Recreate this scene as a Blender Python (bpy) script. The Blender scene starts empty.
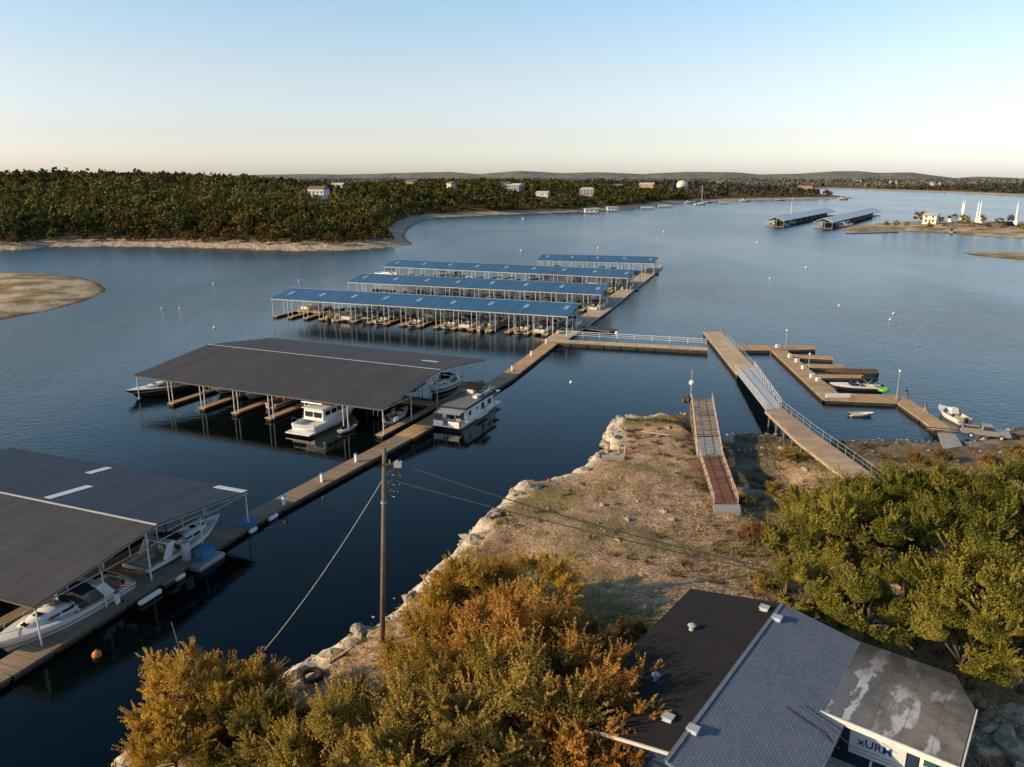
import bpy, math, random
import numpy as np
from mathutils import Vector, Matrix
random.seed(7); RNG = np.random.default_rng(7)
R = math.radians
scene = bpy.context.scene
COL = scene.collection

# ------------------------------------------------------------------ survey
F, H, PT, CX, CY = 775.0, 34.0, R(14.85), 512.0, 383.5
CP, SP = math.cos(PT), math.sin(PT)
def ray(px, py):
    a = (px - CX) / F; b = -(py - CY) / F
    return a, CP + b * SP, -SP + b * CP
def P(px, py, z=0.0):
    """ground position (metres, camera foot = origin) of a surveyed point at height z"""
    dx, dy, dz = ray(px, py); t = (z - H) / dz
    return Vector((dx * t, dy * t, z))

# ------------------------------------------------------------------ objects
def tag(o, label=None, cat=None, group=None, kind=None):
    if label: o['label'] = label
    if cat: o['category'] = cat
    if group: o['group'] = group
    if kind: o['kind'] = kind
    return o
def empty(name, loc=(0, 0, 0), rz=0.0, label=None, cat=None, group=None):
    o = bpy.data.objects.new(name, None); COL.objects.link(o)
    o.location = loc; o.rotation_euler = (0, 0, rz); o.empty_display_size = .3
    return tag(o, label, cat, group)
def link(name, me, parent=None):
    o = bpy.data.objects.new(name, me); COL.objects.link(o)
    if parent is not None: o.parent = parent
    return o
CHILD = {}
def copy_tree(o, parent=None):
    c = o.copy(); COL.objects.link(c); c.parent = parent
    for ch in list(o.children): copy_tree(ch, c)
    return c

class MB:
    """collects shapes into one mesh"""
    def __init__(s): s.v = []; s.f = []; s.m = []
    def add(s, vs, fs, m=0):
        n = len(s.v); s.v += [tuple(v) for v in vs]
        s.f += [tuple(i + n for i in f) for f in fs]; s.m += [m] * len(fs); return s
    def box(s, c, d, rz=0.0, m=0, rx=0.0, ry=0.0, taper=1.0):
        x, y, z = d[0] / 2, d[1] / 2, d[2] / 2
        M = Matrix.Translation(c) @ Matrix.Rotation(rz, 4, 'Z') @ Matrix.Rotation(ry, 4, 'Y') @ Matrix.Rotation(rx, 4, 'X')
        vs = [M @ Vector((a * x * (taper if e > 0 else 1), b * y * (taper if e > 0 else 1), e * z)) for e in (-1, 1) for a, b in ((-1, -1), (1, -1), (1, 1), (-1, 1))]
        return s.add(vs, [(3, 2, 1, 0), (4, 5, 6, 7), (0, 1, 5, 4), (1, 2, 6, 5), (2, 3, 7, 6), (3, 0, 4, 7)], m)
    def span(s, a, b, m=0):
        a = Vector(a); b = Vector(b); return s.box((a + b) / 2, [abs(q) for q in (b - a)], m=m)
    def tube(s, p0, p1, r0, r1=None, n=8, m=0, cap=True):
        r1 = r0 if r1 is None else r1
        p0 = Vector(p0); p1 = Vector(p1); d = (p1 - p0)
        if d.length < 1e-6: return s
        d.normalize(); u = d.orthogonal().normalized(); w = d.cross(u)
        vs = []
        for p, r in ((p0, r0), (p1, r1)):
            for k in range(n):
                a = 2 * math.pi * k / n; vs.append(p + (u * math.cos(a) + w * math.sin(a)) * r)
        fs = [(k, (k + 1) % n, n + (k + 1) % n, n + k) for k in range(n)]
        if cap: fs += [tuple(range(n - 1, -1, -1)), tuple(range(n, 2 * n))]
        return s.add(vs, fs, m)
    def path(s, pts, r, n=6, m=0):
        for a, b in zip(pts[:-1], pts[1:]): s.tube(a, b, r, r, n, m)
        return s
    def bar(s, p0, p1, w, h, m=0):
        """rectangular bar; w horizontal, h vertical"""
        p0 = Vector(p0); p1 = Vector(p1); d = (p1 - p0).normalized()
        side = d.cross(Vector((0, 0, 1)))
        side = Vector((1, 0, 0)) if side.length < 1e-4 else side.normalized()
        up = side.cross(d)
        vs = [p + side * a * w / 2 + up * b * h / 2 for p in (p0, p1) for a, b in ((-1, -1), (1, -1), (1, 1), (-1, 1))]
        return s.add(vs, [(0, 1, 2, 3), (7, 6, 5, 4), (0, 4, 5, 1), (1, 5, 6, 2), (2, 6, 7, 3), (3, 7, 4, 0)], m)
    def quad(s, a, b, c, d, m=0): return s.add([a, b, c, d], [(0, 1, 2, 3)], m)
    def slab(s, pts, t, m=0):
        """polygon pts (ccw from above) extruded down by t"""
        n = len(pts); lo = [Vector(p) - Vector((0, 0, t)) for p in pts]
        fs = [tuple(range(n)), tuple(range(2 * n - 1, n - 1, -1))] + [(i, n + i, n + (i + 1) % n, (i + 1) % n) for i in range(n)]
        return s.add(list(pts) + lo, fs, m)
    def loft(s, secs, m=0, caps=True, closed=False):
        k = len(secs[0]); vs = [p for sec in secs for p in sec]; fs = []
        for i in range(len(secs) - 1):
            for j in range(k if closed else k - 1):
                a = i * k + j; b = i * k + (j + 1) % k; fs.append((a, b, b + k, a + k))
        if caps: fs += [tuple(range(k - 1, -1, -1)), tuple(range((len(secs) - 1) * k, len(secs) * k))]
        return s.add(vs, fs, m)
    def ball(s, c, r, n=10, m=0, sq=(1, 1, 1)):
        secs = []
        for i in range(n // 2 + 1):
            a = math.pi * i / (n // 2); rr = max(math.sin(a), .02)
            secs.append([Vector((c[0] + r * sq[0] * rr * math.cos(2 * math.pi * j / n), c[1] + r * sq[1] * rr * math.sin(2 * math.pi * j / n), c[2] - r * sq[2] * math.cos(a))) for j in range(n)])
        return s.loft(secs, m, True, True)
    def mesh(s, name, mats, smooth=False):
        me = bpy.data.meshes.new(name); me.from_pydata(s.v, [], s.f)
        mats = mats if isinstance(mats, (list, tuple)) else [mats]
        for q in mats: me.materials.append(q)
        me.polygons.foreach_set('material_index', s.m)
        if smooth: me.polygons.foreach_set('use_smooth', [True] * len(s.f))
        me.update(); return me
    def build(s, name, mats, parent=None, smooth=False, loc=None, rz=None, bevel=0.0):
        o = link(name, s.mesh(name, mats, smooth), parent)
        if loc is not None: o.location = loc
        if rz is not None: o.rotation_euler = (0, 0, rz)
        if bevel:
            b = o.modifiers.new('bevel', 'BEVEL'); b.width = bevel; b.segments = 1; b.limit_method = 'ANGLE'
        return o

# ------------------------------------------------------------------ materials
class NT:
    def __init__(s, name):
        s.mat = bpy.data.materials.new(name); s.mat.use_nodes = True
        s.t = s.mat.node_tree; s.t.nodes.clear()
        s.out = s.t.nodes.new('ShaderNodeOutputMaterial')
    def n(s, typ, **kw):
        q = s.t.nodes.new('ShaderNode' + typ)
        for k, v in kw.items():
            if hasattr(q, k) and k not in ('inputs',): setattr(q, k, v)
        return q
    def l(s, a, b): s.t.links.new(a, b)
    def coord(s, which='Object', scale=None):
        c = s.n('TexCoord')
        if scale is None: return c.outputs[which]
        m = s.n('Mapping'); m.inputs['Scale'].default_value = scale; s.l(c.outputs[which], m.inputs['Vector']); return m.outputs['Vector']
    def pos(s, scale=None):
        g = s.n('NewGeometry').outputs['Position']
        if scale is None: return g
        m = s.n('Mapping'); m.inputs['Scale'].default_value = scale; s.l(g, m.inputs['Vector']); return m.outputs['Vector']
    def noise(s, vec, scale, detail=4, rough=.55, dist=0.0):
        q = s.n('TexNoise'); q.inputs['Scale'].default_value = scale; q.inputs['Detail'].default_value = detail
        q.inputs['Roughness'].default_value = rough; q.inputs['Distortion'].default_value = dist
        if vec is not None: s.l(vec, q.inputs['Vector'])
        return q.outputs['Fac']
    def ramp(s, fac, stops, interp='LINEAR'):
        q = s.n('ValToRGB'); r = q.color_ramp; r.interpolation = interp
        while len(r.elements) < len(stops): r.elements.new(.5)
        for e, (p, c) in zip(r.elements, stops):
            e.position = p; e.color = (*c, 1) if not isinstance(c, (int, float)) else (c, c, c, 1)
        s.l(fac, q.inputs['Fac']); return q.outputs['Color']
    def mix(s, fac, a, b, mode='MIX'):
        q = s.n('Mix'); q.data_type = 'RGBA'; q.blend_type = mode
        for sock, v in ((q.inputs[0], fac), (q.inputs[6], a), (q.inputs[7], b)):
            if isinstance(v, (int, float)): sock.default_value = v
            elif isinstance(v, tuple): sock.default_value = (*v, 1)
            else: s.l(v, sock)
        return q.outputs[2]
    def math(s, op, a, b=None, clamp=False):
        q = s.n('Math'); q.operation = op; q.use_clamp = clamp
        for i, v in enumerate((a, b)):
            if v is None: continue
            if isinstance(v, (int, float)): q.inputs[i].default_value = v
            else: s.l(v, q.inputs[i])
        return q.outputs[0]
    def bump(s, h, strength=.3, dist=.05, normal=None):
        q = s.n('Bump'); q.inputs['Strength'].default_value = strength; q.inputs['Distance'].default_value = dist
        s.l(h, q.inputs['Height'])
        if normal is not None: s.l(normal, q.inputs['Normal'])
        return q.outputs['Normal']
    def bsdf(s, color, rough=.6, metal=0.0, normal=None, spec=.4, **kw):
        q = s.n('BsdfPrincipled')
        for nm, v in (('Base Color', color), ('Roughness', rough), ('Metallic', metal)):
            if isinstance(v, tuple): q.inputs[nm].default_value = (*v, 1)
            elif isinstance(v, (int, float)): q.inputs[nm].default_value = v
            else: s.l(v, q.inputs[nm])
        q.inputs['Specular IOR Level'].default_value = spec
        if normal is not None: s.l(normal, q.inputs['Normal'])
        for k, v in kw.items(): q.inputs[k.replace('_', ' ')].default_value = v
        s.l(q.outputs[0], s.out.inputs[0]); return q

MATS = {}
def plain(name, c, rough=.6, metal=0.0, var=.25, scale=3.0, bump=.1, spec=.4):
    """painted / cast / moulded surface with blotchy wear"""
    if name in MATS: return MATS[name]
    t = NT(name); v = t.coord('Object')
    n1 = t.noise(v, scale, 5, .6); n2 = t.noise(v, scale * 9, 3, .5)
    f = t.math('ADD', t.math('MULTIPLY', n1, .7), t.math('MULTIPLY', n2, .3))
    lo = tuple(q * (1 - var) for q in c); hi = tuple(min(1, q * (1 + var * .7)) for q in c)
    col = t.ramp(f, [(.3, lo), (.7, hi)])
    rg = t.math('ADD', rough - .08, t.math('MULTIPLY', n1, .16))
    t.bsdf(col, rg, metal, t.bump(n2, bump, .02) if bump else None, spec)
    MATS[name] = t.mat; return t.mat
def planks(name, c, var=.35, width=.15, axis=0, dirt=(.05, .045, .04), sun=1.0):
    """boards across local axis (0: gaps repeat along x)"""
    t = NT(name); c0 = t.coord('Object'); sx = t.n('SeparateXYZ'); t.l(c0, sx.inputs[0])
    u = t.math('DIVIDE', sx.outputs[axis], width); fl = t.math('FLOOR', u); fr = t.math('FRACT', u)
    wn = t.n('TexWhiteNoise'); wn.noise_dimensions = '1D'; t.l(fl, wn.inputs['W'])
    lo = tuple(q * (1 - var) for q in c); hi = tuple(min(1, q * (1 + var)) for q in c)
    col = t.ramp(wn.outputs['Value'], [(0, lo), (1, hi)])
    st = t.noise(c0, .35, 4, .6); col = t.mix(t.ramp(st, [(.42, 0.0), (.7, .75)]), col, tuple(q * .45 for q in c))
    gr = t.noise(c0, 14, 3); col = t.mix(.35, col, t.ramp(gr, [(.3, lo), (.7, hi)]))
    gap = t.math('LESS_THAN', fr, .08); col = t.mix(gap, col, dirt)
    t.bsdf(col, .8, 0, t.bump(t.math('SUBTRACT', gr, gap), .3, .01), .2)
    MATS[name] = t.mat; return t.mat
def roof_metal(name, c, pitch=.9, rough=.42, metal=.0, stain=.35, rib=.5, spec=.5):
    """ribbed sheet roofing: ribs run across local y, sheets repeat along local x"""
    t = NT(name); c0 = t.coord('Object'); sx = t.n('SeparateXYZ'); t.l(c0, sx.inputs[0])
    u = t.math('DIVIDE', sx.outputs[0], pitch); fl = t.math('FLOOR', u); fr = t.math('FRACT', u)
    ur = t.math('FRACT', t.math('MULTIPLY', u, 3.0))
    ribs = t.math('LESS_THAN', ur, .14)
    wn = t.n('TexWhiteNoise'); wn.noise_dimensions = '1D'; t.l(fl, wn.inputs['W'])
    lo = tuple(q * .86 for q in c); hi = tuple(min(1, q * 1.14) for q in c)
    col = t.ramp(wn.outputs['Value'], [(0, lo), (1, hi)])
    m2 = t.coord('Object', (1.2, .12, 1)); st = t.noise(m2, 1.0, 5, .65)
    col = t.mix(t.ramp(st, [(.45, 0.0), (.75, stain)]), col, tuple(q * .55 for q in c))
    st2 = t.noise(c0, .16, 4, .6); col = t.mix(t.ramp(st2, [(.5, 0.0), (.72, stain * .7)]), col, tuple(min(1, q * 1.5 + .01) for q in c))
    v = t.math('FRACT', t.math('DIVIDE', sx.outputs[1], 5.3)); lap = t.math('LESS_THAN', v, .012)
    col = t.mix(t.math('MULTIPLY', t.math('MAXIMUM', ribs, lap), rib), col, tuple(q * .5 for q in c))
    t.bsdf(col, t.math('ADD', rough - .06, t.math('MULTIPLY', st, .14)), metal, t.bump(ribs, .5, .03), spec)
    MATS[name] = t.mat; return t.mat

white = plain('white_paint', (.78, .78, .75), .4, 0, .1, 1.5, .03)
gel = plain('white_gelcoat', (.8, .79, .76), .22, 0, .06, 1.0, 0, .5)
cream = plain('cream_vinyl', (.62, .55, .42), .5, 0, .12, 3)
galv = plain('galvanised_steel', (.5, .5, .49), .45, .6, .2, 2, .05)
alum = plain('aluminium', (.62, .61, .58), .55, .3, .12, 2, .04)
postw = plain('white_post_paint', (.7, .68, .62), .5, 0, .22, 2.5, .05)
black = plain('black_rubber', (.012, .012, .012), .7, 0, .3, 2)
floatm = plain('weathered_float', (.05, .045, .04), .8, 0, .5, 1.2, .2)
darkglass = plain('dark_glass', (.012, .016, .02), .08, 0, .2, 1, 0, .6)
navy = plain('navy_canvas', (.012, .018, .04), .8, 0, .3, 3)
blackcv = plain('black_canvas', (.01, .01, .012), .8, 0, .3, 3)
redp = plain('red_paint', (.42, .03, .02), .35, 0, .15, 2)
bluep = plain('blue_plastic', (.08, .2, .42), .45, 0, .2, 2)
greenp = plain('green_vinyl', (.12, .5, .04), .4, 0, .15, 2)
orangep = plain('orange_plastic', (.6, .2, .03), .5, 0, .2, 2)
chrome = plain('polished_steel', (.7, .7, .7), .18, 1, .05, 2, 0)
tanv = plain('tan_upholstery', (.42, .3, .18), .6, 0, .2, 3)
polewood = plain('pole_wood', (.17, .12, .085), .85, 0, .4, 2.2, .3)
wire_m = plain('weathered_wire', (.16, .155, .15), .5, .5, .2, 4, 0)
concrete = plain('concrete', (.36, .34, .31), .85, 0, .25, 1.2, .2)
skyl = plain('skylight_panel', (.62, .66, .68), .3, 0, .12, 1.5)
deck_warm = planks('walkway_boards', (.62, .39, .2))
deck_grey = planks('grey_boards', (.34, .25, .165))
deck_pale = planks('pale_boards', (.68, .51, .34), .2)
deck_red = planks('red_brown_boards', (.27, .11, .065), .35, .3, 1)
rail_tan = plain('tan_rail_wood', (.46, .37, .27), .8, 0, .3, 3)
deck_rot = planks('rotten_boards', (.42, .34, .26), .5, .32, 1, (.03, .028, .025))


# ------------------------------------------------------------------ camera, sun, sky
cam_d = bpy.data.cameras.new('camera'); cam = bpy.data.objects.new('camera', cam_d); COL.objects.link(cam)
cam_d.sensor_width = 36.0; cam_d.lens = F / 1024 * 36.0; cam_d.clip_start = .5; cam_d.clip_end = 40000
cam.location = (0, 0, H); cam.rotation_euler = (R(90) - PT, 0, 0); scene.camera = cam
SUN_EL = R(21.0); SUN_DIR = Vector((-.955, -.296, 0)).normalized() * math.cos(SUN_EL) + Vector((0, 0, math.sin(SUN_EL)))
sl = bpy.data.lights.new('sun', 'SUN'); sl.energy = 5.0; sl.angle = R(.53); sl.color = (1.0, .74, .45)
so = bpy.data.objects.new('sun', sl); COL.objects.link(so); so.rotation_euler = (-SUN_DIR).to_track_quat('-Z', 'Y').to_euler(); so.location = (-60, -20, 60)
world = bpy.data.worlds.new('World'); scene.world = world; world.use_nodes = True
wt = world.node_tree; bg = wt.nodes['Background']
sky = wt.nodes.new('ShaderNodeTexSky'); sky.sky_type = 'NISHITA'; sky.sun_disc = False
sky.sun_elevation = SUN_EL; sky.sun_rotation = math.atan2(SUN_DIR.x, SUN_DIR.y)
sky.altitude = 200; sky.air_density = 1.0; sky.dust_density = 1.2; sky.ozone_density = 1.6
# high thin haze: paler and brighter towards the horizon
tc = wt.nodes.new('ShaderNodeTexCoord'); sxx = wt.nodes.new('ShaderNodeSeparateXYZ'); wt.links.new(tc.outputs['Generated'], sxx.inputs[0])
rmp = wt.nodes.new('ShaderNodeValToRGB'); wt.links.new(sxx.outputs[2], rmp.inputs['Fac'])
rmp.color_ramp.elements[0].position = 0.0; rmp.color_ramp.elements[0].color = (.74, .75, .93, 1); rmp.color_ramp.elements[1].position = .6; rmp.color_ramp.elements[1].color = (.17, .31, .39, 1)
e = rmp.color_ramp.elements.new(.12); e.color = (.70, .61, .58, 1); e = rmp.color_ramp.elements.new(.26); e.color = (.61, .69, .68, 1)
e = rmp.color_ramp.elements.new(.88); e.color = (.08, .17, .21, 1); e = rmp.color_ramp.elements.new(.05); e.color = (.64, .58, .66, 1)
mlt = wt.nodes.new('ShaderNodeVectorMath'); mlt.operation = 'MULTIPLY'; wt.links.new(sky.outputs[0], mlt.inputs[0]); wt.links.new(rmp.outputs['Color'], mlt.inputs[1])
scl = wt.nodes.new('ShaderNodeVectorMath'); scl.operation = 'SCALE'; scl.inputs['Scale'].default_value = 2.2; wt.links.new(mlt.outputs[0], scl.inputs[0])
wt.links.new(scl.outputs[0], bg.inputs['Color']); bg.inputs['Strength'].default_value = .15
scene.view_settings.view_transform = 'Standard'; scene.view_settings.look = 'None'; scene.view_settings.exposure = 0
scene.render.engine = 'CYCLES'
cy = scene.cycles; cy.max_bounces = 6; cy.diffuse_bounces = 2; cy.glossy_bounces = 3; cy.transmission_bounces = 3; cy.transparent_max_bounces = 6
cy.use_denoising = True; cy.caustics_reflective = False; cy.caustics_refractive = False

# ------------------------------------------------------------------ numpy helpers
def sdist(px, py, poly):
    """signed distance to a closed polygon, + inside"""
    px = np.asarray(px, float); py = np.asarray(py, float); d = np.full(px.shape, 1e9); ins = np.zeros(px.shape, bool)
    n = len(poly)
    for i in range(n):
        ax, ay = poly[i]; bx, by = poly[(i + 1) % n]; ex, ey = bx - ax, by - ay
        t = np.clip(((px - ax) * ex + (py - ay) * ey) / (ex * ex + ey * ey + 1e-9), 0, 1)
        d = np.minimum(d, np.hypot(px - ax - t * ex, py - ay - t * ey))
        c = (ay > py) != (by > py)
        with np.errstate(divide='ignore', invalid='ignore'): xi = ex * (py - ay) / (ey if abs(ey) > 1e-9 else 1e-9) + ax
        ins ^= c & (px < xi)
    return np.where(ins, d, -d)
def vnoise(x, y, scale, seed=0):
    """smooth value noise in [-1,1]"""
    x = np.asarray(x, float) / scale; y = np.asarray(y, float) / scale
    xi = np.floor(x).astype(np.int64); yi = np.floor(y).astype(np.int64); fx = x - xi; fy = y - yi
    fx = fx * fx * (3 - 2 * fx); fy = fy * fy * (3 - 2 * fy)
    def h(i, j):
        k = (i * 374761393 + j * 668265263 + seed * 1274126177) & 0x7fffffff
        k = ((k ^ (k >> 13)) * 1274126177) & 0x7fffffff
        return ((k ^ (k >> 16)) & 0xffff) / 32767.5 - 1
    return (h(xi, yi) * (1 - fx) + h(xi + 1, yi) * fx) * (1 - fy) + (h(xi, yi + 1) * (1 - fx) + h(xi + 1, yi + 1) * fx) * fy
def fbm(x, y, scale, oct=4, seed=0):
    s = 0; a = 1; t = 0
    for k in range(oct): s = s + a * vnoise(x, y, scale / 2 ** k, seed + k * 17); t += a; a *= .5
    return s / t
def mesh_np(name, verts, faces, mats, fm=None, smooth=True, attr=None):
    me = bpy.data.meshes.new(name); nv = len(verts); nf = len(faces); k = faces.shape[1]
    me.vertices.add(nv); me.vertices.foreach_set('co', np.asarray(verts, np.float32).ravel())
    me.loops.add(nf * k); me.loops.foreach_set('vertex_index', np.asarray(faces, np.int32).ravel())
    me.polygons.add(nf); me.polygons.foreach_set('loop_start', np.arange(0, nf * k, k, dtype=np.int32))
    for m in (mats if isinstance(mats, (list, tuple)) else [mats]): me.materials.append(m)
    if fm is not None: me.polygons.foreach_set('material_index', np.asarray(fm, np.int32))
    if smooth is not None: me.polygons.foreach_set('use_smooth', np.full(nf, bool(smooth)))
    me.update(calc_edges=True)
    if attr is not None:
        a = me.attributes.new('rnd_shade', 'FLOAT', 'FACE'); a.data.foreach_set('value', np.asarray(attr, np.float32))
    return me

# ------------------------------------------------------------------ water
t = NT('lake_water')
w0 = t.pos()
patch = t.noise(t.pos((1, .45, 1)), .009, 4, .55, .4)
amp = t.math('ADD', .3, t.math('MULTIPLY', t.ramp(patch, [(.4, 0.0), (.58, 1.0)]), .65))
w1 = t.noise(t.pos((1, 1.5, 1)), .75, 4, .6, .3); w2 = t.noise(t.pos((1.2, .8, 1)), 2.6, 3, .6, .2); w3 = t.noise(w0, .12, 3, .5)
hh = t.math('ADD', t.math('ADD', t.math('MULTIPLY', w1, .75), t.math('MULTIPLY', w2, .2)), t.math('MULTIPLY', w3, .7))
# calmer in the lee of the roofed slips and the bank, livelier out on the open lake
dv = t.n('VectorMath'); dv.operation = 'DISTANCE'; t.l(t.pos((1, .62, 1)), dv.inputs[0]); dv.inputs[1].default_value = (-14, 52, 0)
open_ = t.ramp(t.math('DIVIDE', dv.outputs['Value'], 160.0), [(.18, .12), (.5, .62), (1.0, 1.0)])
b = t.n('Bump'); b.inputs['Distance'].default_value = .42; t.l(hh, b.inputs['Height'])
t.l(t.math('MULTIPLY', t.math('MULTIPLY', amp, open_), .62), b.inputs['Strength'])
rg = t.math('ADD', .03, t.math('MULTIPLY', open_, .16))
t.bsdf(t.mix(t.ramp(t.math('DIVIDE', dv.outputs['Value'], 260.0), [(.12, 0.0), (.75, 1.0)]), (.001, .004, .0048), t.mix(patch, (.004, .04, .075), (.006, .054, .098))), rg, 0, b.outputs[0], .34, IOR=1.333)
water_m = t.mat
mb = MB(); S = 16000
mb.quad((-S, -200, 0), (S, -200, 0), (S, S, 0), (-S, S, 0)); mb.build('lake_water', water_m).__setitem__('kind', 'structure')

# ------------------------------------------------------------------ near shore
SH = [(-60, 12), (-34, 24)] + [tuple(P(*q)[:2]) for q in [(108, 770), (150, 745), (200, 722), (252, 703), (268, 690), (300, 672), (330, 652), (352, 640), (375, 622), (398, 606), (412, 590), (430, 573),
      (455, 552), (478, 528), (498, 505), (515, 490), (537, 486), (560, 483), (577, 475), (592, 464), (606, 452), (601, 442), (603, 433), (618, 424), (636, 420), (655, 417), (685, 414), (700, 416),
      (716, 432), (730, 436), (748, 433), (770, 434), (786, 437), (800, 443), (820, 442), (845, 440), (880, 439), (912, 440), (930, 441), (945, 440), (962, 443), (985, 438), (1003, 433), (1012, 428), (1024, 427), (1060, 424), (1110, 424)]] + [(140, 104), (140, 12)]
CTRL = np.array([(-24, 34, 2.0), (-15, 42, 2.4), (-9, 47.2, 3.0), (-7, 52, 2.6), (-4, 62, 2.6), (0, 74, 2.2), (3, 84, 1.7), (10, 92, 1.5), (16, 98, 1.3), (22, 106, .7), (15, 78, 2.6), (8, 62, 3.2), (18, 66, 2.9), (20.6, 69, 2.8), (19.5, 80, 2.6), (21.3, 84, 2.7), (22.0, 91, 2.6), (19, 92, 2.3), (22.6, 98, 2.3), (20.5, 97, 1.8), (24, 104, 1.3), (25.8, 97, .35), (25.6, 90, .4), (25.2, 83, .5), (24.8, 76, .9), (20, 72, 2.8),
      (28, 92, .35), (29, 82, .4), (28, 74, .9), (26.5, 70, 1.9), (33, 98, .3), (33.5, 91, .7), (35, 93, .9), (36, 87, 1.5), (36, 81, 2.1), (33, 76, 2.5), (40, 77, 2.5), (41, 85, 1.3), (45, 92, .6), (50, 90, .6), (56, 92, .5), (50, 82, 1.4),
      (60, 88, 1.0), (63, 93, .5), (72, 96, .8), (58, 78, 2.4), (46, 70, 3.2), (31, 62, 3.4), (15, 47, 4.0), (25, 40, 4.2), (40, 48, 4.4), (60, 60, 4.0), (10, 36, 4.2), (-16, 30, 2.6), (22, 30, 3.8), (29, 32, 3.2), (34, 36, 3.4), (4, 30, 4.0), (110, 60, 4), (110, 100, 1.2)], float)
def land_h(x, y):
    x = np.asarray(x, float); y = np.asarray(y, float)
    num = np.zeros(x.shape); den = np.zeros(x.shape)
    for cx, cy, cz in CTRL:
        w = 1 / ((x - cx) ** 2 + (y - cy) ** 2 + 3) ** 1.9; num += w * cz; den += w
    z = num / den
    d = sdist(x, y, SH) + fbm(x, y, 5, 3, 3) * .8 + fbm(x, y, 1.7, 2, 13) * .45
    steep = np.clip((24 - x) / 4, 0, 1)
    prof_c = np.where(d < 0, d * .9, np.clip(d * 1.1, 0, 1.35) + np.clip(d - 1.0, 0, 99) * .35)
    prof_g = np.where(d < 0, d * .25, d * .16 + np.clip(d - 6, 0, 99) * .5)
    p = prof_c * steep + prof_g * (1 - steep)
    rough = fbm(x, y, 1.6, 3, 9) * .16 * np.clip(d, 0, 1) + fbm(x, y, .6, 2, 5) * .06
    ledge = np.clip(1 - np.abs(d - 1.6) / 2.0, 0, 1) * steep
    z = np.minimum(z, p) + rough + ledge * (fbm(x, y, 1.3, 3, 21) * .5 + np.floor(fbm(x, y, 3.2, 2, 25) * 3) * .16)
    return np.maximum(z, -1.2)
gx = np.arange(-62, 112, .38); gy = np.arange(13, 116, .38); X, Y = np.meshgrid(gx, gy)
Z = land_h(X, Y); D = sdist(X, Y, SH)
nx, ny = len(gx), len(gy); idx = np.arange(nx * ny).reshape(ny, nx)
fc = np.stack([idx[:-1, :-1], idx[:-1, 1:], idx[1:, 1:], idx[1:, :-1]], -1).reshape(-1, 4)
keep = (D[:-1, :-1] > -4).ravel(); fc = fc[keep]
used, inv = np.unique(fc, return_inverse=True); V = np.stack([X, Y, Z], -1).reshape(-1, 3)[used]; SHV = D.reshape(-1)[used]
t = NT('gravelly_bank')
v = t.pos(); big = t.noise(v, .11, 5, .62); med = t.noise(v, .5, 5, .65); fine = t.noise(v, 3.2, 5, .7)
vor = t.n('TexVoronoi'); vor.inputs['Scale'].default_value = 2.6; t.l(v, vor.inputs['Vector'])
vor2 = t.n('TexVoronoi'); vor2.inputs['Scale'].default_value = 6.5; t.l(v, vor2.inputs['Vector'])
soil = t.ramp(med, [(.3, (.18, .1, .048)), (.5, (.4, .25, .135)), (.68, (.56, .385, .235))])
stone = t.ramp(vor2.outputs['Color'], [(.2, (.13, .085, .052)), (.55, (.45, .325, .215)), (.9, (.74, .6, .45))])
col = t.mix(t.ramp(fine, [(.4, 0.0), (.58, .9)]), soil, stone)
dk = t.noise(v, 1.1, 5, .75); col = t.mix(t.ramp(dk, [(.56, 0.0), (.66, .7)]), col, (.1, .065, .04))
spk = t.noise(v, 7.5, 4, .8); col = t.mix(1.0, col, t.ramp(spk, [(.3, (.3, .28, .26)), (.5, (.95, .93, .9)), (.68, (1.75, 1.68, 1.58))]), 'MULTIPLY')
gm = t.ramp(t.math('ADD', t.math('MULTIPLY', big, .7), t.math('MULTIPLY', fine, .3)), [(.47, 0.0), (.55, .8)])
col = t.mix(gm, col, t.ramp(fine, [(.3, (.06, .055, .016)), (.5, (.17, .14, .04)), (.68, (.36, .27, .09))]))
red = t.noise(v, .16, 3, .6); col = t.mix(t.ramp(red, [(.56, 0.0), (.66, .5)]), col, (.2, .1, .06))
geo = t.n('NewGeometry'); sn = t.n('SeparateXYZ'); t.l(geo.outputs['Normal'], sn.inputs[0]); sp = t.n('SeparateXYZ'); t.l(geo.outputs['Position'], sp.inputs[0])
cl = t.ramp(t.math('ADD', sn.outputs[2], t.math('MULTIPLY', t.math('SUBTRACT', med, .5), .5)), [(.7, 1.0), (.93, 0.0)])
xl = t.ramp(t.math('DIVIDE', sp.outputs[0], 40.0), [(.5, 1.0), (.62, .25)])
col = t.mix(t.math('MULTIPLY', cl, xl), col, t.ramp(t.noise(v, 1.6, 6, .7), [(.3, (.34, .26, .18)), (.6, (.6, .5, .38)), (.8, (.7, .6, .47))]))
mud = t.ramp(sp.outputs[2], [(.45, 1.0), (1.0, 0.0)]); col = t.mix(t.math('MULTIPLY', mud, t.math('SUBTRACT', 1.05, xl)), col, t.ramp(med, [(.35, (.045, .038, .03)), (.65, (.13, .105, .08))]))
sat = t.n('Attribute'); sat.attribute_name = 'shore'; lg = t.math('ADD', sat.outputs['Fac'], t.math('ADD', t.math('MULTIPLY', t.math('SUBTRACT', med, .5), 5.5), t.math('MULTIPLY', t.math('SUBTRACT', big, .5), 5.0)))
ledge_m = t.math('MULTIPLY', t.ramp(t.math('DIVIDE', lg, 4.0), [(.5, 1.0), (.72, 0.0)]), xl)
col = t.mix(ledge_m, col, t.ramp(t.noise(t.pos((1, 1, 3)), 1.5, 6, .7), [(.28, (.3, .235, .165)), (.5, (.58, .49, .37)), (.75, (.76, .67, .53))]))
wet = t.ramp(sp.outputs[2], [(.05, .42), (.3, 1.0)]); col = t.mix(1.0, col, wet, 'MULTIPLY')
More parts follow.
